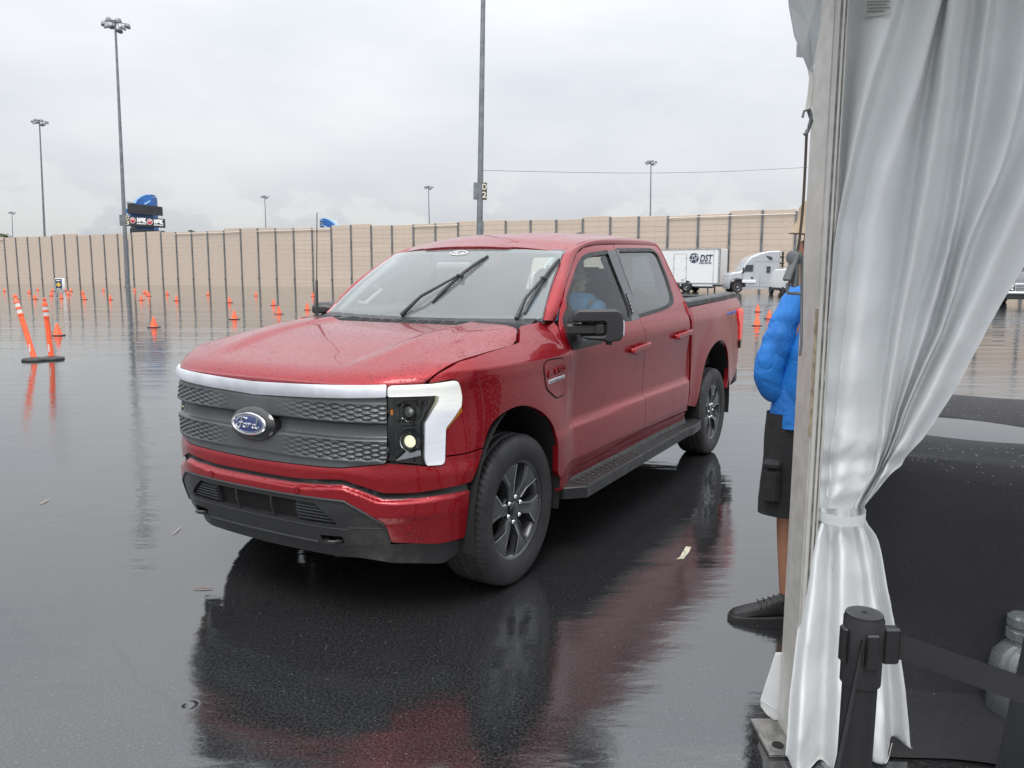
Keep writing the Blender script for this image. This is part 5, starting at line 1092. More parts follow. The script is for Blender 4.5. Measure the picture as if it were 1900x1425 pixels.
# ------------------------------------------------------------------ cones, delineators, sign, tree
MAT['cone'] = pm('orange cone vinyl', (.85,.115,.035), .45, var=.08, vs=9); MAT['rubber'] = pm('black rubber', (.03,.03,.03), .6); MAT['reflect'] = pm('reflective white band', (.62,.60,.58), .4, var=.2, vs=30)
cbd = MB().lathe([(.118,.02),(.112,.035),(.028,.325),(.022,.335),(0,.337)], n=20).mesh('cone_body', MAT['cone']); cbs = MB().box((0, 0,.012), (.30,.30,.024), .008).mesh('cone_base', MAT['rubber'])
CN = [(-37.68,-78.13,'at the far left edge below the wall'),(-25.44,-52.63,'behind the tip of the leaning delineator'),(-35.35,-69.47,'far back, first left of the blue sandwich sign'),(-26.15,-51.65,'just right of the leaning delineator tip'),(-42.47,-81.08,'faintest one at the wall foot above the two delineators'),(-31.39,-59.00,'front one of a pair just left of the blue sandwich sign'),(-41.07,-75.94,'rear one of a pair just left of the blue sandwich sign'),(-27.84,-51.48,'directly below the blue sandwich sign'),(-43.18,-77.32,'touching the right side of the blue sandwich sign'),(-41.42,-73.31,'second right of the blue sandwich sign'),(-34.05,-61.24,'low right of the blue sandwich sign'),(-36.89,-63.93,'rear one of an overlapping pair left of the D3 mast'),(-27.61,-48.38,'front one of an overlapping pair left of the D3 mast'),(-44.79,-73.35,'at the wall foot, left of the D3 mast'),(-28.30,-46.60,'standing alone in the lot left of the D3 mast'),(-46.63,-70.93,'at the wall foot just right of the D3 mast'),(-28.75,-43.96,'in front of the cone cluster right of the D3 mast'),(-41.24,-61.60,'left one of the tight cluster right of the D3 mast'),(-38.91,-57.83,'middle one of the tight cluster right of the D3 mast'),(-35.21,-52.38,'right one of the tight cluster right of the D3 mast'),(-38.69,-54.91,'far back, first one right of the cone cluster'),(-29.35,-41.18,'in mid lot, right of the cone cluster'),(-39.45,-50.76,'far back, midway between D3 mast and truck aerial'),(-28.87,-35.62,'right behind the black based cone left of the hood'),(-16.77,-20.97,'second nearest of the lot left of the hood, black base'),(-40.48,-46.32,'far back, left of the pair before the truck aerial'),(-27.33,-30.23,'rear one of a pair left of the truck aerial'),(-20.54,-22.62,'front one of a pair left of the truck aerial'),(-24.16,-24.54,'close to the left of the truck aerial'),(-41.28,-40.92,'touching the truck aerial from the left, far back'),(-8.65,-18.45,'nearest to the right delineator'),(-12.21,-19.34,'alone below the D3 mast, left of the hood'),(-23.51,-3.14,'nearest one behind the tailgate, beside the person in blue'),(-33.72,-5.43,'farther one behind the tailgate, rising over a nearer cone'),(-28.04,-3.70,'half hidden by the sleeve of the person in blue')]
for x, y, lb in CN:
    o = empty('traffic_cone', (x, y, float(gz(x, y))), rng.uniform(0, 1.5), 'small orange traffic cone '+lb, 'traffic cone', 'orange traffic cones on the lot')
    link('cone_body', cbd, o); link('cone_base', cbs, o)
def delineator(x, y, tip, label, seed):
    b = np.array((x, y, float(gz(x, y)))); o = empty('delineator_post', tuple(b), RZ, label, 'delineator', 'two orange delineator posts'); h = np.linalg.norm(np.array(tip)-b)
    d = np.array(tip)-b; dl = np.array((d[0]*RT[0]+d[1]*RT[1], d[0]*FW[0]+d[1]*FW[1], d[2])); dl /= np.linalg.norm(dl)
    MB().lathe([(.23,0),(.235,.02),(.22,.045),(.09,.065),(.06,.07)], n=8).obj('rubber_base', MAT['rubber'], o)
    k = h/1.18; pr = lambda L: [(r, z*k) for r, z in L]
    p = MB().lathe(pr([(.052,.03),(.052,.05),(.049,.06),(.045,.80),(.054,.805),(.054,.83),(.044,.835),(.044,.91),(.053,.915),(.053,.945),(.043,.95),(.043,1.02),(.054,1.025),(.050,1.05),(.030,1.10),(.020,1.115),(.020,1.13),(.030,1.135),(.030,1.165),(.018,1.18),(0,1.18)]), ax=tuple(dl), n=18).obj('post', MAT['cone'], o)
    for z0, z1 in ((.838,.908),(.953,1.017)): MB().lathe(pr([(.0455, z0),(.0455, z1)]), ax=tuple(dl), n=18).obj('reflective_band', MAT['reflect'], p)
    MB().box(dl*k*.22+np.array((.0,-.050, 0)), (.030,.010,.15), .004).obj('sticker', MAT['reflect'], p)
delineator(-4.833,-12.561, (-4.77,-12.99, 1.27), 'leaning orange delineator post with white bands on a black base', 1); delineator(-5.116,-12.494, (-5.07,-12.52, 1.21), 'upright orange delineator post with white bands on a black base', 2)
q = empty('sandwich_board', tuple(foot(110, 541, 76.9)), RZ+R(8), 'small dark blue sandwich sign with yellow diamond in front of the wall', 'sign'); MAT['ysign'] = pm('yellow diamond print', (.62,.42,.06), .5)
MB().box((0, 0,.70), (.72,.06, 1.18), .02).box((0,.5,.70), (.72,.06, 1.18), .02).obj('board', MAT['pure'], q); f_ = MB().box((0,-.035,.70), (.62,.02, 1.06)).obj('panel', MAT['navy'], q); MB().prism([(-.26,.68),(0,.44),(.26,.68),(0,.92)], (0,-.045, 0), (1, 0, 0), (0, 0, 1), .012).obj('diamond', MAT['ysign'], q)
MB().box((0,-.052, 1.08), (.38,.012,.09)).box((0,-.052,.26), (.44,.012,.06)).obj('print', MAT['pure'], q); MB().tube([(-.33, .02,.14),(-.36, .02, 0)], .03, 6).tube([(.33, .02,.14),(.36, .02, 0)], .03, 6).tube([(-.33, .5,.14),(-.36, .5, 0)], .03, 6).tube([(.33, .5,.14),(.36, .5, 0)], .03, 6).obj('foot', MAT['steel'], q)
def tree(px, py, D, rad, label):
    o = empty('leafy_tree', tuple(foot(px, 522, D)), 0, label, 'tree'); top = pix(px, py, D)[2]-o.location.z; lf = pm('dark leaves', (.045,.075,.028), .6, var=.5, vs=.7)
    MB().tube([(0, 0, 0),(.2,.1, top*.4),(0, 0, top*.8)], [.45,.3,.1], 8).obj('trunk', pm('bark', (.10,.075,.05), .9), o); V = []; F = []
    for k in range(1500):
        c = rng.normal(size=3); c /= np.linalg.norm(c); cl = rng.integers(0, 9); cc = np.array((rad*.5*math.cos(cl*2.1), rad*.5*math.sin(cl*2.1), top-rad*.75+.25*rad*math.sin(cl*3.3))); p = cc+c*rad*.55*rng.uniform(.5, 1); a = rng.normal(size=3); a /= np.linalg.norm(a); b_ = np.cross(a, rng.normal(size=3)); b_ /= np.linalg.norm(b_); s = rng.uniform(.25,.5); n = len(V); V += [p-a*s, p+b_*s*.5, p+a*s, p-b_*s*.5]; F.append((n, n+1, n+2, n+3))
    MB().add(V, F).obj('crown', lf, o, sharp=None)
tree(5, 431, 240, 3.4, 'dark tree top showing above the left end of the wall'); tree(360, 428, 260, 1.2, 'tiny tree top showing above the wall right of the NGK scoreboard'.replace('NGK', 'big blue'))

# ------------------------------------------------------------------ event tent: aluminium leg, unseen roof strip, gathered side curtain
MAT['alupole'] = pm('weathered aluminium', (.54,.53,.50), .46, .35, var=.07, vs=9, bump=.06, bs=120, rv=.10, drops=.25, ds=190); MAT['alugroove'] = pm('grimy aluminium', (.20,.195,.185), .5, .5, var=.4, vs=20); MAT['strap'] = pm('dark brown strap', (.10,.078,.062), .8, bump=.3, bs=200)
def vinyl(name, c, rough, trans=.32):
    t = NT(name); g = t.n('ShaderNodeNewGeometry'); p = g.outputs['Position']; n = t.noise(p, 5, 5, .6); wv = t.n('ShaderNodeTexWave', wave_type='BANDS', bands_direction='Z'); t.l(p, wv.inputs['Vector']); wv.inputs['Scale'].default_value = 110
    wx = t.n('ShaderNodeTexWave', wave_type='BANDS', bands_direction='Y'); t.l(p, wx.inputs['Vector']); wx.inputs['Scale'].default_value = 110
    base = t.mix(t.ramp(n, .35, .75), tuple(x*.92 for x in c), c); nr = t.bump(t.math('ADD', wv.outputs[0], wx.outputs[0]), .06, .001); nr = t.bump(t.noise(p, 13, 5, .6), .22, .014, nr); nr = t.bump(t.drops(p, 160, .22, .4), .35, .006, nr)
    b = t.pbr(base, rough, 0, nr); b.inputs['Specular IOR Level'].default_value = .28; tl = t.n('ShaderNodeBsdfTranslucent'); tl.inputs[0].default_value = (.86,.89,.90, 1); mx = t.n('ShaderNodeMixShader'); mx.inputs[0].default_value = trans
    t.l(b.outputs[0], mx.inputs[1]); t.l(tl.outputs[0], mx.inputs[2]); t.l(mx.outputs[0], t.out.inputs[0]); return t.m
MAT['vinyl'] = vinyl('white tent vinyl', (.88,.89,.89), .60); MAT['vinylroof'] = vinyl('tent roof vinyl', (.62,.63,.63), .5, .55)
PB = np.array((.871-.501*.076, 2.455+.865*.076, 0.)); tent = empty('event_tent', tuple(PB), RZ, 'grey aluminium tent leg beside the gathered white curtain', 'tent')
HP = 2.62
# leg: box extrusion with a keder groove flange on its right side (local x right, y away)
leg = MB().box((.019,.085, HP/2), (.038,.170, HP), .004).obj('pole', MAT['alupole'], tent)
MB().box((.0135,-.0005, HP/2), (.006,.003, HP)).box((.0275,-.0005, HP/2), (.004,.003, HP)).box((.0395,.05, HP/2), (.004,.05, HP)).obj('groove', MAT['alugroove'], leg); MB().box((-.001,.02, HP/2), (.004,.006, HP)).box((.020,-.0015, HP/2), (.0075,.005, HP), .001).obj('flange', MAT['alupole'], leg)
for z in (.06,): MB().lathe([(.012,0),(.012,.010),(.006,.014),(0,.014)], (.020,-.004,.10), (0,-1, 0), 6).obj('bolt', MAT['alu'], leg)
bp = MB(); 
pl_ = [(-.095,-.03),(.07,-.03),(.07,.19),(-.095,.19)]; bp.prism(pl_, (0, 0,.002), (1, 0, 0), (0, 1, 0), .012,.002); b_ = bp.obj('base_plate', MAT['alugroove'], tent)
MB().lathe([(.020,0),(.020,.003),(0,.003)], (-.050,.02,.0145), (0, 0, 1), 18).obj('bolt_hole', MAT['void'], b_); MB().lathe([(.015,0),(.015,.012),(0,.012)], (.055,-.012,.0145), (0, 0, 1), 6).obj('bolt', MAT['alu'], b_)
MB().box((-.002,.020, 1.32), (.004,.016,.42), .001).obj('tape_residue', pm('old tape residue', (.30,.25,.17), .8, var=.4, vs=30, bump=.5), leg)
# unseen roof strip added to shade the curtain top, short valance in front
rf = np.array([[(x, y, HP+.05+.55*min(1, max(0, (.25-y)/3.0))) for y in (.22,-.1,-.45,-.8,-1.1)] for x in (-.3, .1, 1.5, 4, 7)]); rfm = MB().grid(rf).grid(rf+(0, 0,.012), flip=True).obj('roof', MAT['vinylroof'], tent)
MB().box((3.4,.16, HP+.0), (7.4,.08,.10), .01).obj('eave_beam', MAT['alupole'], tent)
D0 = 2.50
def loc_(px, py, dd=0.):
    P = pix(px, py, D0+dd); q = P-PB; return np.array((q[0]*RT[0]+q[1]*RT[1], q[0]*FW[0]+q[1]*FW[1], q[2]))
va = [(1461,-60),(1466,10),(1476,65),(1490,98),(1502,128),(1509,130),(1512,105),(1520,60),(1530,-60)]
V = np.array([loc_(x, y, -.03+.02*math.sin(i*1.9)) for i, (x, y) in enumerate(va)]); c = V.mean(0)+(0,-.03, 0); n = len(V)
MB().add(list(V)+[c]+list(V+(0,.012, 0))+[c+(0,.012, 0)], [(i, (i+1) % n, n) for i in range(n)]+[(n+1+(i+1) % n, n+1+i, 2*n+1) for i in range(n)]+[(i, n+1+i, n+1+(i+1) % n, (i+1) % n) for i in range(n)]).obj('valance', MAT['vinylroof'], tent)
MB().add([loc_(*p) for p in ((1478,82,.02),(1500,88,.02),(1502,108,.02),(1477,106,.02),(1478,82,.03),(1500,88,.03),(1502,108,.03),(1477,106,.03))], [(0,1,2,3),(7,6,5,4),(0,4,5,1),(1,5,6,2),(2,6,7,3),(3,7,4,0)]).obj('flap', MAT['vinylroof'], tent)
MB().tube([loc_(x, y) for x, y in ((1503,122),(1507,145),(1504,175),(1499,205))], .0095, 8).obj('rope', pm('pale rope', (.60,.60,.55), .7, bump=.5, bs=300), tent)
MB().tube([loc_(x, y,-.01) for x, y in ((1489,218),(1492,206),(1503,203),(1506,215),(1500,235))], .004, 6).tube([loc_(x, y) for x, y in ((1500,205),(1506,225),(1498,245),(1492,250))], .0055, 6).obj('hook', MAT['steel'], tent)
rs = empty('ratchet_strap', tuple(PB+RT[0]*0), RZ, 'brown ratchet tie down strap with steel ratchet on the tent leg', 'strap')
sv = [loc_(x, y, .01) for x, y in ((1497,240),(1494,310),(1490,380),(1484,440),(1479,470))]
g = np.array([[p-(.003, 0, 0), p+(.006, .004, 0)] for p in cr_path(sv, 4)]); MB().grid(g, flip=True).grid(g+(0,.004, 0)).obj('webbing', MAT['strap'], rs)
rp = loc_(1474, 478, -.01); MB().lathe([(.019,-.016),(.022,-.014),(.022,-.010),(.012,-.008),(.012,.008),(.022,.010),(.022,.014),(.019,.016)], rp, (.75,.66, 0), 12).obj('ratchet_wheel', MAT['steel'], rs)
MB().box(rp+(.003,.0,-.050), (.010,.030,.085), .003).box(rp+(-.010,-.005,-.030), (.012,.05,.09), .004, np.array(Matrix.Rotation(R(18), 3, 'Y'))).tube([rp+(.012, 0,-.02), rp+(.016, 0,-.09)], .005, 8).obj('ratchet_frame', MAT['steel'], rs)
MB().tube([loc_(*p) for p in ((1478,505,0),(1470,520,0),(1461,528,0),(1461,544,0),(1486,545,0))], .006, 6).tube([loc_(*p) for p in ((1488,475,0),(1487,640,0),(1484,660,0))], .0045, 6).obj('hook', MAT['steel'], rs)

# curtain gathered by a tie: guide lines of its folds, fanning from the tie to the eave and to the hem
cur = empty('tent_curtain', tuple(PB), RZ, 'white vinyl tent curtain gathered by a tie, hanging beside the aluminium leg', 'curtain')
rows_u = [-150, 0, 150, 300, 450, 600, 750, 850, 940]
GU = [([1570,1566,1562,1558,1552,1544,1531,1521,1516], .055),([1700,1664,1617,1580,1550,1537,1525,1517,1514],-.050),([1712,1680,1636,1594,1560,1546,1535,1527,1524],.025),([1790,1748,1705,1655,1618,1598,1578,1563,1545],-.045),
      ([1772,1750,1722,1698,1681,1653,1634,1625,1583],.035),([1782,1766,1750,1727,1700,1671,1646,1632,1588],-.075),([1826,1806,1788,1765,1742,1695,1664,1640,1594],.070),([1856,1836,1815,1793,1763,1722,1672,1643,1596],.005),
      ([1872,1852,1832,1804,1772,1735,1679,1646,1597],.075),([1965,1932,1898,1862,1797,1752,1685,1650,1599],-.030),([1990,1955,1915,1868,1808,1757,1690,1652,1600],.050),([2110,2060,2000,1930,1862,1790,1716,1660,1602],-.055),([2330,2200,2090,2000,1925,1838,1757,1683,1604],.045)]
NS = 9
def fan(rows, GU, ys, s0):
    X = np.array([np.array(pchip(rows, g[0])(ys)) for g in GU]); d = np.array([g[1] for g in GU]); k = len(GU); out = np.zeros(((k-1)*NS+1, len(ys), 3)); px = np.zeros(out.shape[:2]); dd = np.zeros(out.shape[0])
    for i in range(k-1):
        for j in range(NS+1):
            w = j/NS; ww = w*w*(3-2*w); px[i*NS+j] = X[i]+(X[i+1]-X[i])*w; dd[i*NS+j] = d[i]+(d[i+1]-d[i])*ww
    return px, dd
ys = np.concatenate([np.linspace(-150, 800, 78), np.linspace(808, 944, 26)]); px, dd = fan(rows_u, GU, ys, 0)
amp = np.interp(ys, [-150,0,300,700,850,944], [1.35,1.25,1.1,.8,.62,.42]); P = np.zeros(px.shape+(3,))
def crk(i, y):   # pull wrinkles that run out of the tie, and slack dents along the left hem
    u = i/px.shape[0]
    w = .010*math.sin(y*.071+9*u+1.5*math.sin(y*.023))*math.exp(-((y-885)/65)**2)+.007*math.sin(y*.13+17*u)*math.exp(-((y-900)/45)**2)
    w += .007*math.sin(y*.050+6*u)*math.exp(-((u-.16)/.10)**2)*(1/(1+math.exp(-(y-380)/40)))+.004*math.sin(y*.018+u*25)
    return w
for i in range(px.shape[0]):
    for j, y in enumerate(ys): P[i, j] = loc_(px[i, j], y, .035+dd[i]*amp[j]+crk(i, y))
from mathutils import noise as mn
def crumple(P, k, amp):
    for i in range(P.shape[0]):
        for j in range(P.shape[1]):
            q = P[i, j]; n_ = mn.noise(Vector((q[0]*k, q[1]*k*.5, q[2]*k*.7))); m_ = mn.noise(Vector((q[0]*k*2.1+5, q[1]*k, q[2]*k*1.7+3)))
            P[i, j, 1] += amp(i/P.shape[0], j/P.shape[1])*(abs(n_)**.75*1.6-.35+.6*abs(m_))
    return P
P = crumple(P, 9., lambda u, v: .004+.013*math.exp(-((v-.84)/.10)**2)+.009*math.exp(-((u-.17)/.10)**2)*min(1, max(0, (v-.35)*4)))
def two(Pg, th=.004): return MB().grid(Pg, flip=True).grid(Pg+np.array((0, th, 0)))
o_ = two(P).obj('sheet', MAT['vinyl'], cur, sharp=None)
MB().tube(P[2*NS+4, 34:100]+np.array((0,-.002, 0)), .0032, 6).obj('seam', MAT['vinyl'], cur)
rows_s = [944, 962, 1000, 1100, 1200, 1300, 1425, 1520]
GS = [([1514,1515,1503,1489,1477,1466,1458,1455],.045),([1526,1528,1521,1508,1497,1488,1482,1480],-.060),([1541,1541,1541,1539,1532,1528,1522,1520],.030),([1558,1560,1561,1563,1562,1560,1560,1560],-.055),([1574,1576,1586,1598,1600,1604,1608,1610],.040),([1586,1589,1603,1620,1634,1640,1643,1645],-.020),([1596,1598,1615,1632,1645,1652,1656,1656],.060),([1604,1606,1629,1649,1668,1682,1692,1694],.005)]
ys2 = np.linspace(944, 1520, 60); px2, dd2 = fan(rows_s, GS, ys2, 0); amp2 = np.interp(ys2, [944,962,1000,1200,1520], [.42,.40,.7,1.1,1.25]); P2 = np.zeros(px2.shape+(3,))
for i in range(px2.shape[0]):
    for j, y in enumerate(ys2):
        u = i/px2.shape[0]; P2[i, j] = loc_(px2[i, j], y, .035-.13*min(1, max(0, (y-960)/420))*(1-.75*max(0, min(1, (u-.62)/.2)))+dd2[i]*amp2[j]+.006*math.sin(y*.035+11*u)*min(1, (y-944)/80)+.006*math.sin(y*.11+21*u)*math.exp(-((y-985)/35)**2)); P2[i, j][2] = max(P2[i, j][2],.012)
P2 = P2[:, P2[:, :, 2].max(0) > .02]; P2 = crumple(P2, 8., lambda u, v: .006+.006*math.exp(-(v/.12)**2))
two(P2).obj('skirt', MAT['vinyl'], cur, sharp=None)
tie = []
for t in np.linspace(0, 2*math.pi, 41):
    c_ = loc_(1559, 951+7*math.cos(t), .035); tie.append(c_+np.array((.0815*math.sin(t), -.062*math.cos(t), 0)))
tie = np.array(tie); g = np.array([[p+(0, 0,-.017), p+(0, 0,.017)] for p in tie]); MB().grid(g).grid(g*(1, 1, 1)+(0, .0, 0), flip=True).obj('tie_band', MAT['vinyl'], cur)
fl = [(1440,1212),(1424,1262),(1412,1298),(1412,1312),(1422,1325),(1436,1336),(1452,1336),(1452,1212)]; V = [loc_(x, y, .17+.01*(i % 2)) for i, (x, y) in enumerate(fl)]; n = len(V)
MB().add(V+[v+np.array((0,.006, 0)) for v in V], [tuple(range(n))[::-1], tuple(n+i for i in range(n))]+[(i, (i+1) % n, n+(i+1) % n, n+i) for i in range(n)]).tube([loc_(1412,1299,.165), loc_(1450,1322,.165)], .0015, 5).obj('outer_flap', MAT['vinyl'], cur)
lb_ = MB().add([loc_(*p) for p in ((1602,-30,.040),(1655,-34,-.048),(1654,26,-.048),(1603,32,.040),(1602,-30,.044),(1655,-34,-.044),(1654,26,-.044),(1603,32,.044))], [(3,2,1,0),(4,5,6,7),(0,1,5,4),(1,2,6,5),(2,3,7,6),(3,0,4,7)]).obj('paper_label', pm('label paper', (.62,.62,.60), .7), cur)
MB().add(*((lambda L: ([q for a in L for q in a], [(4*i, 4*i+1, 4*i+2, 4*i+3) for i in range(len(L))]))([[loc_(x0, y,.036-(x0-1602)*.00166), loc_(x1, y-1,.036-(x1-1602)*.00166), loc_(x1, y+1.6,.036-(x1-1602)*.00166), loc_(x0, y+2.6,.036-(x0-1602)*.00166)] for x0, x1, y in ((1608,1650,2),(1608,1646,8),(1610,1651,14),(1608,1640,20),(1608,1650,-6),(1608,1640,-14))]))).obj('label_print', MAT['greyline'], lb_)

# ------------------------------------------------------------------ black covered table with rain water pooled on it
def cloth(name, c):
    t = NT(name); g = t.n('ShaderNodeNewGeometry'); p = g.outputs['Position']; nr = t.bump(t.noise(p, 260, 3, .7), .35, .002); nr = t.bump(t.noise(p, 9, 4, .6), .25, .02, nr)
    sx = t.n('ShaderNodeSeparateXYZ'); t.l(g.outputs['Normal'], sx.inputs[0]); up = t.ramp(sx.outputs[2], .15, .7); dr = t.drops(p, 75, .45, .36); nr2 = t.bump(dr, .6, .012, nr); wet = t.math('MULTIPLY', t.ramp(dr, .02, .12), up)
    base = t.mix(t.ramp(t.noise(p, 240, 2, .6), .3, .7), tuple(x*.7 for x in c), tuple(x*1.4 for x in c)); t.pbr(base, t.ramp(wet, 0, 1, .85,.06), 0, nr2); return t.m
MAT['felt'] = cloth('black felt cover', (.016,.0155,.018))
cz = np.array(CAM); sc_ = (CAM[2]-.93)/(CAM[2]-1.0); at1 = lambda x, y: cz[:2]+(np.array((x, y))-cz[:2])*sc_
fA, fB = at1(-1.32, 2.895), at1(-1.404, 3.228); gA, gB = at1(-.717, 2.86), at1(-.62, 3.186); hA, hB = at1(.002, 2.818), at1(-.018, 3.155); nA, nB = at1(.402, 2.793), at1(.336, 3.136)
tb = empty('covered_table', (float(nA[0]), float(nA[1]), 0), 0, 'black felt covered table with rain water pooled on its top', 'table'); o2 = np.array((nA[0], nA[1], 0)); ext = lambda A, B2, k: A+(B2-A)*k
ks = np.linspace(-.36, 5.0, 62); rowsP = []
secs = [(fA, fB, -.05,-.75),(fA, fB, 0,-.02),(fA*.97+gA*.03, fB*.97+gB*.03, 0,.012),(fA*.7+gA*.3, fB*.7+gB*.3, 0,.03),(fA*.3+gA*.7, fB*.3+gB*.7, 0,.020),(gA, gB, 0,-.028),(gA*.9+hA*.1, gB*.9+hB*.1, 0,-.055),(gA*.1+hA*.9, gB*.1+hB*.9, 0,-.055),(hA, hB, 0,-.018),(hA*.8+nA*.2, hB*.8+nB*.2, 0,.024),(hA*.4+nA*.6, hB*.4+nB*.6, 0,.030),(hA*.15+nA*.85, hB*.15+nB*.85, 0,.010),(nA, nB, 0,-.012),(nA*1.05-hA*.05, nB*1.05-hB*.05, 0,.006),(nA*1.15-hA*.15, nB*1.15-hB*.15, 0,-.004),(nA*1.24-hA*.24, nB*1.24-hB*.24, 0,-.06),(nA*1.30-hA*.30, nB*1.30-hB*.30, 0,-.22),(nA*1.33-hA*.33, nB*1.33-hB*.33, 0,-.5),(nA*1.36-hA*.36, nB*1.36-hB*.36, 0,-.885),(nA*1.42-hA*.42, nB*1.42-hB*.42, 0,-.908),(nA*1.6-hA*.6, nB*1.6-hB*.6, 0,-.914),(nA*2.1-hA*1.1, nB*2.1-hB*1.1, 0,-.916),(nA*2.5-hA*1.5, nB*2.5-hB*1.5, 0,-.920)]
G_ = np.zeros((len(secs), len(ks), 3))
for i, (A, B2, _, dz) in enumerate(secs):
    for j, k in enumerate(ks):
        p = ext(A, B2, k); fold = (.030 if 14 < i < 20 else .004)*math.sin(k*2.1+.4*i)+(.012 if i > 15 else .003)*math.sin(k*5.3+1); dr_ = (nA-hA)/np.linalg.norm(nA-hA)
        G_[i, j] = (p[0]+dr_[0]*fold-o2[0], p[1]+dr_[1]*fold-o2[1], .93+dz+(.007 if i < 17 else .002)*math.sin(k*3.1+i))
MB().grid(G_, flip=False).obj('felt_cover', MAT['felt'], tb, sharp=None)
W_ = np.array([[(*(ext(a, b, k)-o2[:2]), .93-.022) for k in (-.36, 5.0)] for a, b in ((gA*1.05-hA*.05, gB*1.05-hB*.05), (hA*1.05-gA*.05, hB*1.05-gB*.05))])
def water():
    t = NT('pooled rain water'); g = t.n('ShaderNodeNewGeometry'); nr = t.bump(t.noise(g.outputs['Position'], 6, 3, .5), .06, .008); t.pbr((.012,.012,.014), .03, 0, nr, ior=1.36); return t.m
W2 = np.concatenate([W_, W_[::-1]*np.array((1, 1, 1))-np.array((0, 0,.03))]); pm_ = MB().grid(W2, close_u=True)
pool = pm_.obj('rain_pool', water(), tb)
for k in (.1, 4.5):
    for A, B2 in ((fA, fB), (nA, nB)): p = ext(A*.9+nA*.05+fA*.05, B2*.9+nB*.05+fB*.05, k)-o2[:2]; MB().tube([(p[0], p[1], 0),(p[0], p[1],.84)], .02, 8).obj('table_leg', MAT['steel'], tb)

# ------------------------------------------------------------------ queue posts and belts
MAT['post'] = pm('black powder coat', (.014,.014,.015), .42, bump=.15, bs=400); MAT['belt'] = pm('black belt webbing', (.018,.018,.020), .8, bump=.4, bs=500)
st = empty('queue_post', (1.936, 2.799, 0), RZ, 'black belt barrier post in front of the white curtain', 'queue post')
MB().lathe([(.0315,.02),(.0315,.90)], n=28).obj('post', MAT['post'], st); MB().lathe([(.18,0),(.18,.012),(.17,.02),(.05,.035),(.035,.05)], n=36).obj('base', MAT['post'], st)
hd = MB().lathe([(.034,.855),(.0365,.858),(.0365,.985),(.034,.990),(.034,.994)], n=32).obj('head', MAT['post'], st); MB().lathe([(.033,.988),(.033,.9955),(.030,.9965),(0,.9965)], n=32).obj('top_cap', pm('worn black cap', (.03,.03,.031), .35, bump=.2, bs=200), hd); MB().lathe([(.0055,.996),(.005,.9975),(0,.9972)], n=12).obj('screw_hole', MAT['void'], hd)
MB().box((.052, 0,.932), (.032,.022,.072), .004).box((-.038,-.004,.935), (.010,.024,.070), .003).box((0,-.039,.935), (.024,.010,.070), .003).obj('belt_clip', MAT['post'], hd)
bl = empty('barrier_belt', (1.936, 2.799, 0), 0, 'black retractable belt stretched from the barrier post to the right', 'belt'); e0, e1 = np.array((1.936+RT[0]*.06, 2.799+RT[1]*.06)), np.array((1.85, 3.62))
n_ = np.array((-(e1-e0)[1], (e1-e0)[0])); n_ /= np.linalg.norm(n_); g = np.array([[(*(e0+(e1-e0)*k-np.array((1.936, 2.799))), z-.045*math.sin(math.pi*k)*1.2+.004*math.sin(9*k)) for z in (.906,.956)] for k in np.linspace(0, 1, 24)]); MB().grid(g).grid(g+np.array((n_[0]*.0015, n_[1]*.0015, 0)), flip=True).obj('webbing', MAT['belt'], bl)
b2 = empty('barrier_belt', (1.936, 2.799, 0), 0, 'black belt running from the barrier post towards the viewer, seen edge on', 'belt'); dq = np.array((2.384-1.936, 2.808-2.799)); dq /= np.linalg.norm(dq); g = np.array([[(*(dq*(.036+1.1*k)), z-.03*math.sin(math.pi*k)) for z in (.908,.958)] for k in np.linspace(0, 1, 20)]); MB().grid(g).grid(g+np.array((0,.0015, 0)), flip=True).obj('webbing', MAT['belt'], b2)
q = empty('queue_post', (1.85, 3.66, 0), RZ, 'barrier post at the far right end of the belt', 'queue post')
for c_ in list(st.children): copy_tree(c_, q)
# dark tapered bin and clear plastic jug on the floor
bn = empty('tapered_bin', (.92, 3.195, 0), RZ, 'charcoal tapered bin at the right edge behind the belt', 'bin'); B_ = pm('charcoal plastic', (.022,.023,.024), .6, bump=.2, bs=200)
MB().lathe([(.20,0),(.205,.01),(.150,.62),(.155,.63),(.155,.65),(.14,.655),(.138,.60),(.18,.03),(0,.03)], (.115, 0, 0), n=28).obj('shell', B_, bn)
MAT['plastic'] = glass('clear blue plastic', (.74,.83,.90), 2.2,.05, drops=.15, pale_sheen=.20)
jg = empty('plastic_jug', (.165, 3.175, 0), RZ, 'clear bluish plastic jug with ribbed neck behind the belt', 'jug')
MB().lathe([(.0,.004),(.085,.004),(.095,.02),(.097,.12),(.097,.20),(.090,.235),(.060,.275),(.046,.285),(.046,.30),(.052,.305),(.052,.335),(.046,.34),(.046,.35),(.052,.355),(.052,.385),(.040,.395),(0,.397)], (.02, 0, 0), n=32).obj('bottle', MAT['plastic'], jg)

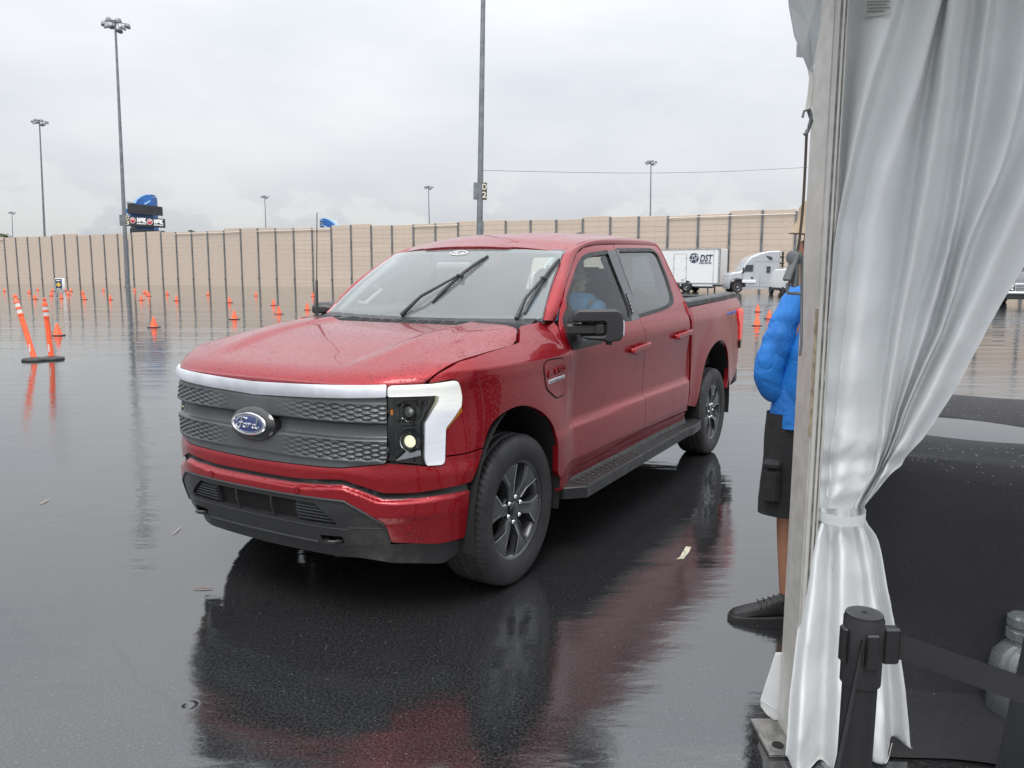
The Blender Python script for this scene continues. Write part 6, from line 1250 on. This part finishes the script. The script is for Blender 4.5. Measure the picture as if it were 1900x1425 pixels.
# ------------------------------------------------------------------ bystander behind the leg
bp_ = foot(1487, 1152, 3.60); per = empty('person', tuple(bp_), RZ, 'person in blue rain jacket, black cargo shorts and tan hat behind the tent leg', 'person')
def pl3(px, py, dd=0.):
    P = pix(px, py, 3.60+dd)-bp_; return np.array((P[0]*RT[0]+P[1]*RT[1], P[0]*FW[0]+P[1]*FW[1], P[2]))
def shell_cloth():
    t = NT('blue rain jacket'); v = t.coord('Object', (1, 1, 1)); w1 = t.n('ShaderNodeTexNoise'); t.l(t.coord('Object', (1.6, 1.6, 1)), w1.inputs['Vector']); w1.inputs['Scale'].default_value = 4.5; w1.inputs['Detail'].default_value = 5; w1.inputs['Distortion'].default_value = 1.3
    rd = t.math('ABSOLUTE', t.math('SUBTRACT', w1.outputs[0], .5)); nr = t.bump(t.math('POWER', rd, .7), .55, .030); nr = t.bump(t.noise(v, 40, 4, .6), .25, .004, nr)
    t.pbr(t.mix(t.ramp(t.noise(v, 5, 4), .3, .7), (.008,.135,.46), (.012,.185,.60)), .55, 0, nr); return t.m
MAT['jacket'] = shell_cloth(); MAT['shorts'] = pm('black cargo cloth', (.016,.016,.017), .8, var=.3, vs=20, bump=.4, bs=60); MAT['shoe'] = pm('black trainer', (.014,.014,.015), .55, var=.3, vs=40, bump=.3, bs=120); MAT['hat'] = pm('tan canvas hat', (.38,.30,.21), .8, bump=.4, bs=200); MAT['tan'] = pm('tanned skin', (.36,.17,.10), .5)
A = lambda *p: pl3(*p)
sk = [A(1492,800), A(1496,700), A(1502,570), A(1506,500), A(1508,440), A(1482,545), A(1418,690), A(1450,742), A(1466,748), A(1540,548), A(1560,700), A(1530,745), A(1474,830), A(1462,990), A(1462,1118), A(1522,830,.05), A(1520,990,.06), A(1518,1118,.06)]
skin_obj('body', sk, [(0,1),(1,2),(2,3),(3,4),(2,5),(5,6),(6,7),(7,8),(2,9),(9,10),(10,11),(0,12),(12,13),(13,14),(0,15),(15,16),(16,17)], [.14,.13,.12,.055,.085,.06,.045,.036,.03,.06,.045,.036,.085,.056,.040,.085,.056,.040], MAT['tan'], per)
hnd = A(1462,748); mb = MB(); mb.tube([hnd+(-.02, 0, 0), hnd+(.05,-.01,-.015), hnd+(.085,-.01,-.02)], [.030,.040,.034], 10)
for k in range(4): mb.tube([hnd+(.08,-.025+.018*k,-.02), hnd+(.125,-.027+.018*k,-.035), hnd+(.14,-.025+.018*k,-.06+.004*k)], [.011,.010,.007], 8)
mb.tube([hnd+(.02,-.035,0), hnd+(.06,-.055,-.01), hnd+(.085,-.05,-.02)], [.013,.011,.008], 8); mb.obj('hand', MAT['tan'], per)
wr = lambda a, f1: (lambda V, N: V+N*(a*np.sin(V[:, 2:3]*f1+V[:, 0:1]*f1*.9+2.5*np.sin(V[:, 1:2]*14+V[:, 2:3]*9)))+N*(a*.35*np.sin(V[:, 2:3]*f1*2.3+V[:, 0:1]*f1*.5+V[:, 1:2]*30)))
skin_obj('jacket', [A(1490,775), A(1494,690), A(1500,590), A(1503,530), A(1487,545), A(1452,630), A(1423,692), A(1434,722), A(1452,742), A(1540,550), A(1562,690), A(1535,735)], [(0,1),(1,2),(2,3),(2,4),(4,5),(5,6),(6,7),(7,8),(2,9),(9,10),(10,11)], [(.155,.13),(.165,.14),(.165,.14),(.10,.10),(.105,.10),(.088,.09),(.072,.08),(.062,.07),(.052,.055),(.10,.10),(.08,.08),(.06,.06)], MAT['jacket'], per, sub=3, post=wr(.0022, 40))
def hem(z0, z1, r0, r1, cx, cy, nm, m, wv):
    g = np.array([[(cx+r*(1+wv*math.sin(5*t+z*20))*math.cos(t), cy+r*.8*math.sin(t), z) for z, r in np.stack([np.linspace(z0, z1, 8), np.linspace(r0, r1, 8)], 1)] for t in np.linspace(0, 2*math.pi, 33)[:-1]]); return MB().grid(g, close_u=True, flip=(z1 < z0)).obj(nm, m, per, sharp=None)
zz = lambda py: A(1470, py)[2]
hem(zz(700), zz(790), .140,.158, A(1492,750)[0], 0, 'jacket_hem', MAT['jacket'], .03)
for cx_, cy_, k in ((A(1462,860)[0]+.012, 0, 0), (A(1522,860)[0], .05, 1)):
    hem(zz(765), zz(950), .120,.140, cx_, cy_, 'shorts', MAT['shorts'], .03)
    if k == 0:
        MB().box((cx_-.10, -.06, zz(892)), (.07,.14,.16), .015, np.array(Matrix.Rotation(R(-25), 3, 'Z'))).obj('cargo_pocket', MAT['shorts'], per); MB().box((cx_-.105,-.062, zz(853)), (.075,.15,.03), .008, np.array(Matrix.Rotation(R(-25), 3, 'Z'))).obj('pocket_flap', MAT['shorts'], per)
def shoe(x, y, nm):
    L = []; st_ = [(-.285,.020,.012,.030),(-.262,.040,.010,.048),(-.20,.050,.010,.066),(-.13,.048,.010,.085),(-.07,.044,.010,.112),(-.01,.042,.010,.128),(.035,.040,.010,.120),(.062,.028,.014,.100)]
    for a, w, z0, z1 in st_: L.append([(x+a, y+w*math.cos(t)*(1.0 if math.sin(t) < 0 else .86), z0+(z1-z0)*(.5+.5*math.sin(t)) ) for t in np.linspace(0, 2*math.pi, 21)[:-1]])
    L = np.array(L); mb = MB().grid(np.concatenate([L, L[:, :1]], 1)); n = 20; mb.f.append(tuple(range(21))); mb.f.append(tuple(len(mb.v)-21+i for i in range(21))[::-1]); s_ = mb.obj(nm, MAT['shoe'], per, sharp=60)
    so = MB().prism([(x-.295, y),(x-.27, y-.045),(x-.19, y-.056),(x-.08, y-.050),(x+.04, y-.046),(x+.072, y-.02),(x+.072, y+.02),(x+.04, y+.046),(x-.08, y+.050),(x-.19, y+.056),(x-.27, y+.045)], (0, 0,.0), (1, 0, 0), (0, 1, 0), .024,.004).obj('sole', MAT['rubber'], s_)
    mb = MB()
    for k in range(5): q = -.15+.026*k; zq = .080+.30*(k*.026); mb.tube([(x+q, y-.040, zq-.012),(x+q+.006, y-.012, zq+.009),(x+q, y+.02, zq+.006)], .0035, 5)
    mb.obj('lace', MAT['rubber'], s_)
shoe(A(1462,1140)[0]-.005, -.02, 'shoe'); shoe(A(1522,1140)[0], .07, 'shoe')
hc = A(1519,432); hr = .105
skin_obj('head', [hc+(0,0,-.06), hc+(0,0,.03), hc+(-.012,-.02,-.11), hc+(-.055,-.06,-.02), hc+(-.085,-.085,-.035)], [(0,1),(0,2),(0,3),(3,4)], [.085,.092,.055,.035,.012], MAT['tan'], per)
hb = MB().lathe([(.092,.02),(.128,-.030),(.130,-.027),(.098,.030),(.096,.085),(.080,.118),(.04,.130),(0,.131)], hc+(0, 0,.02), (.05,-.05, 1), 32).obj('hat', MAT['hat'], per)
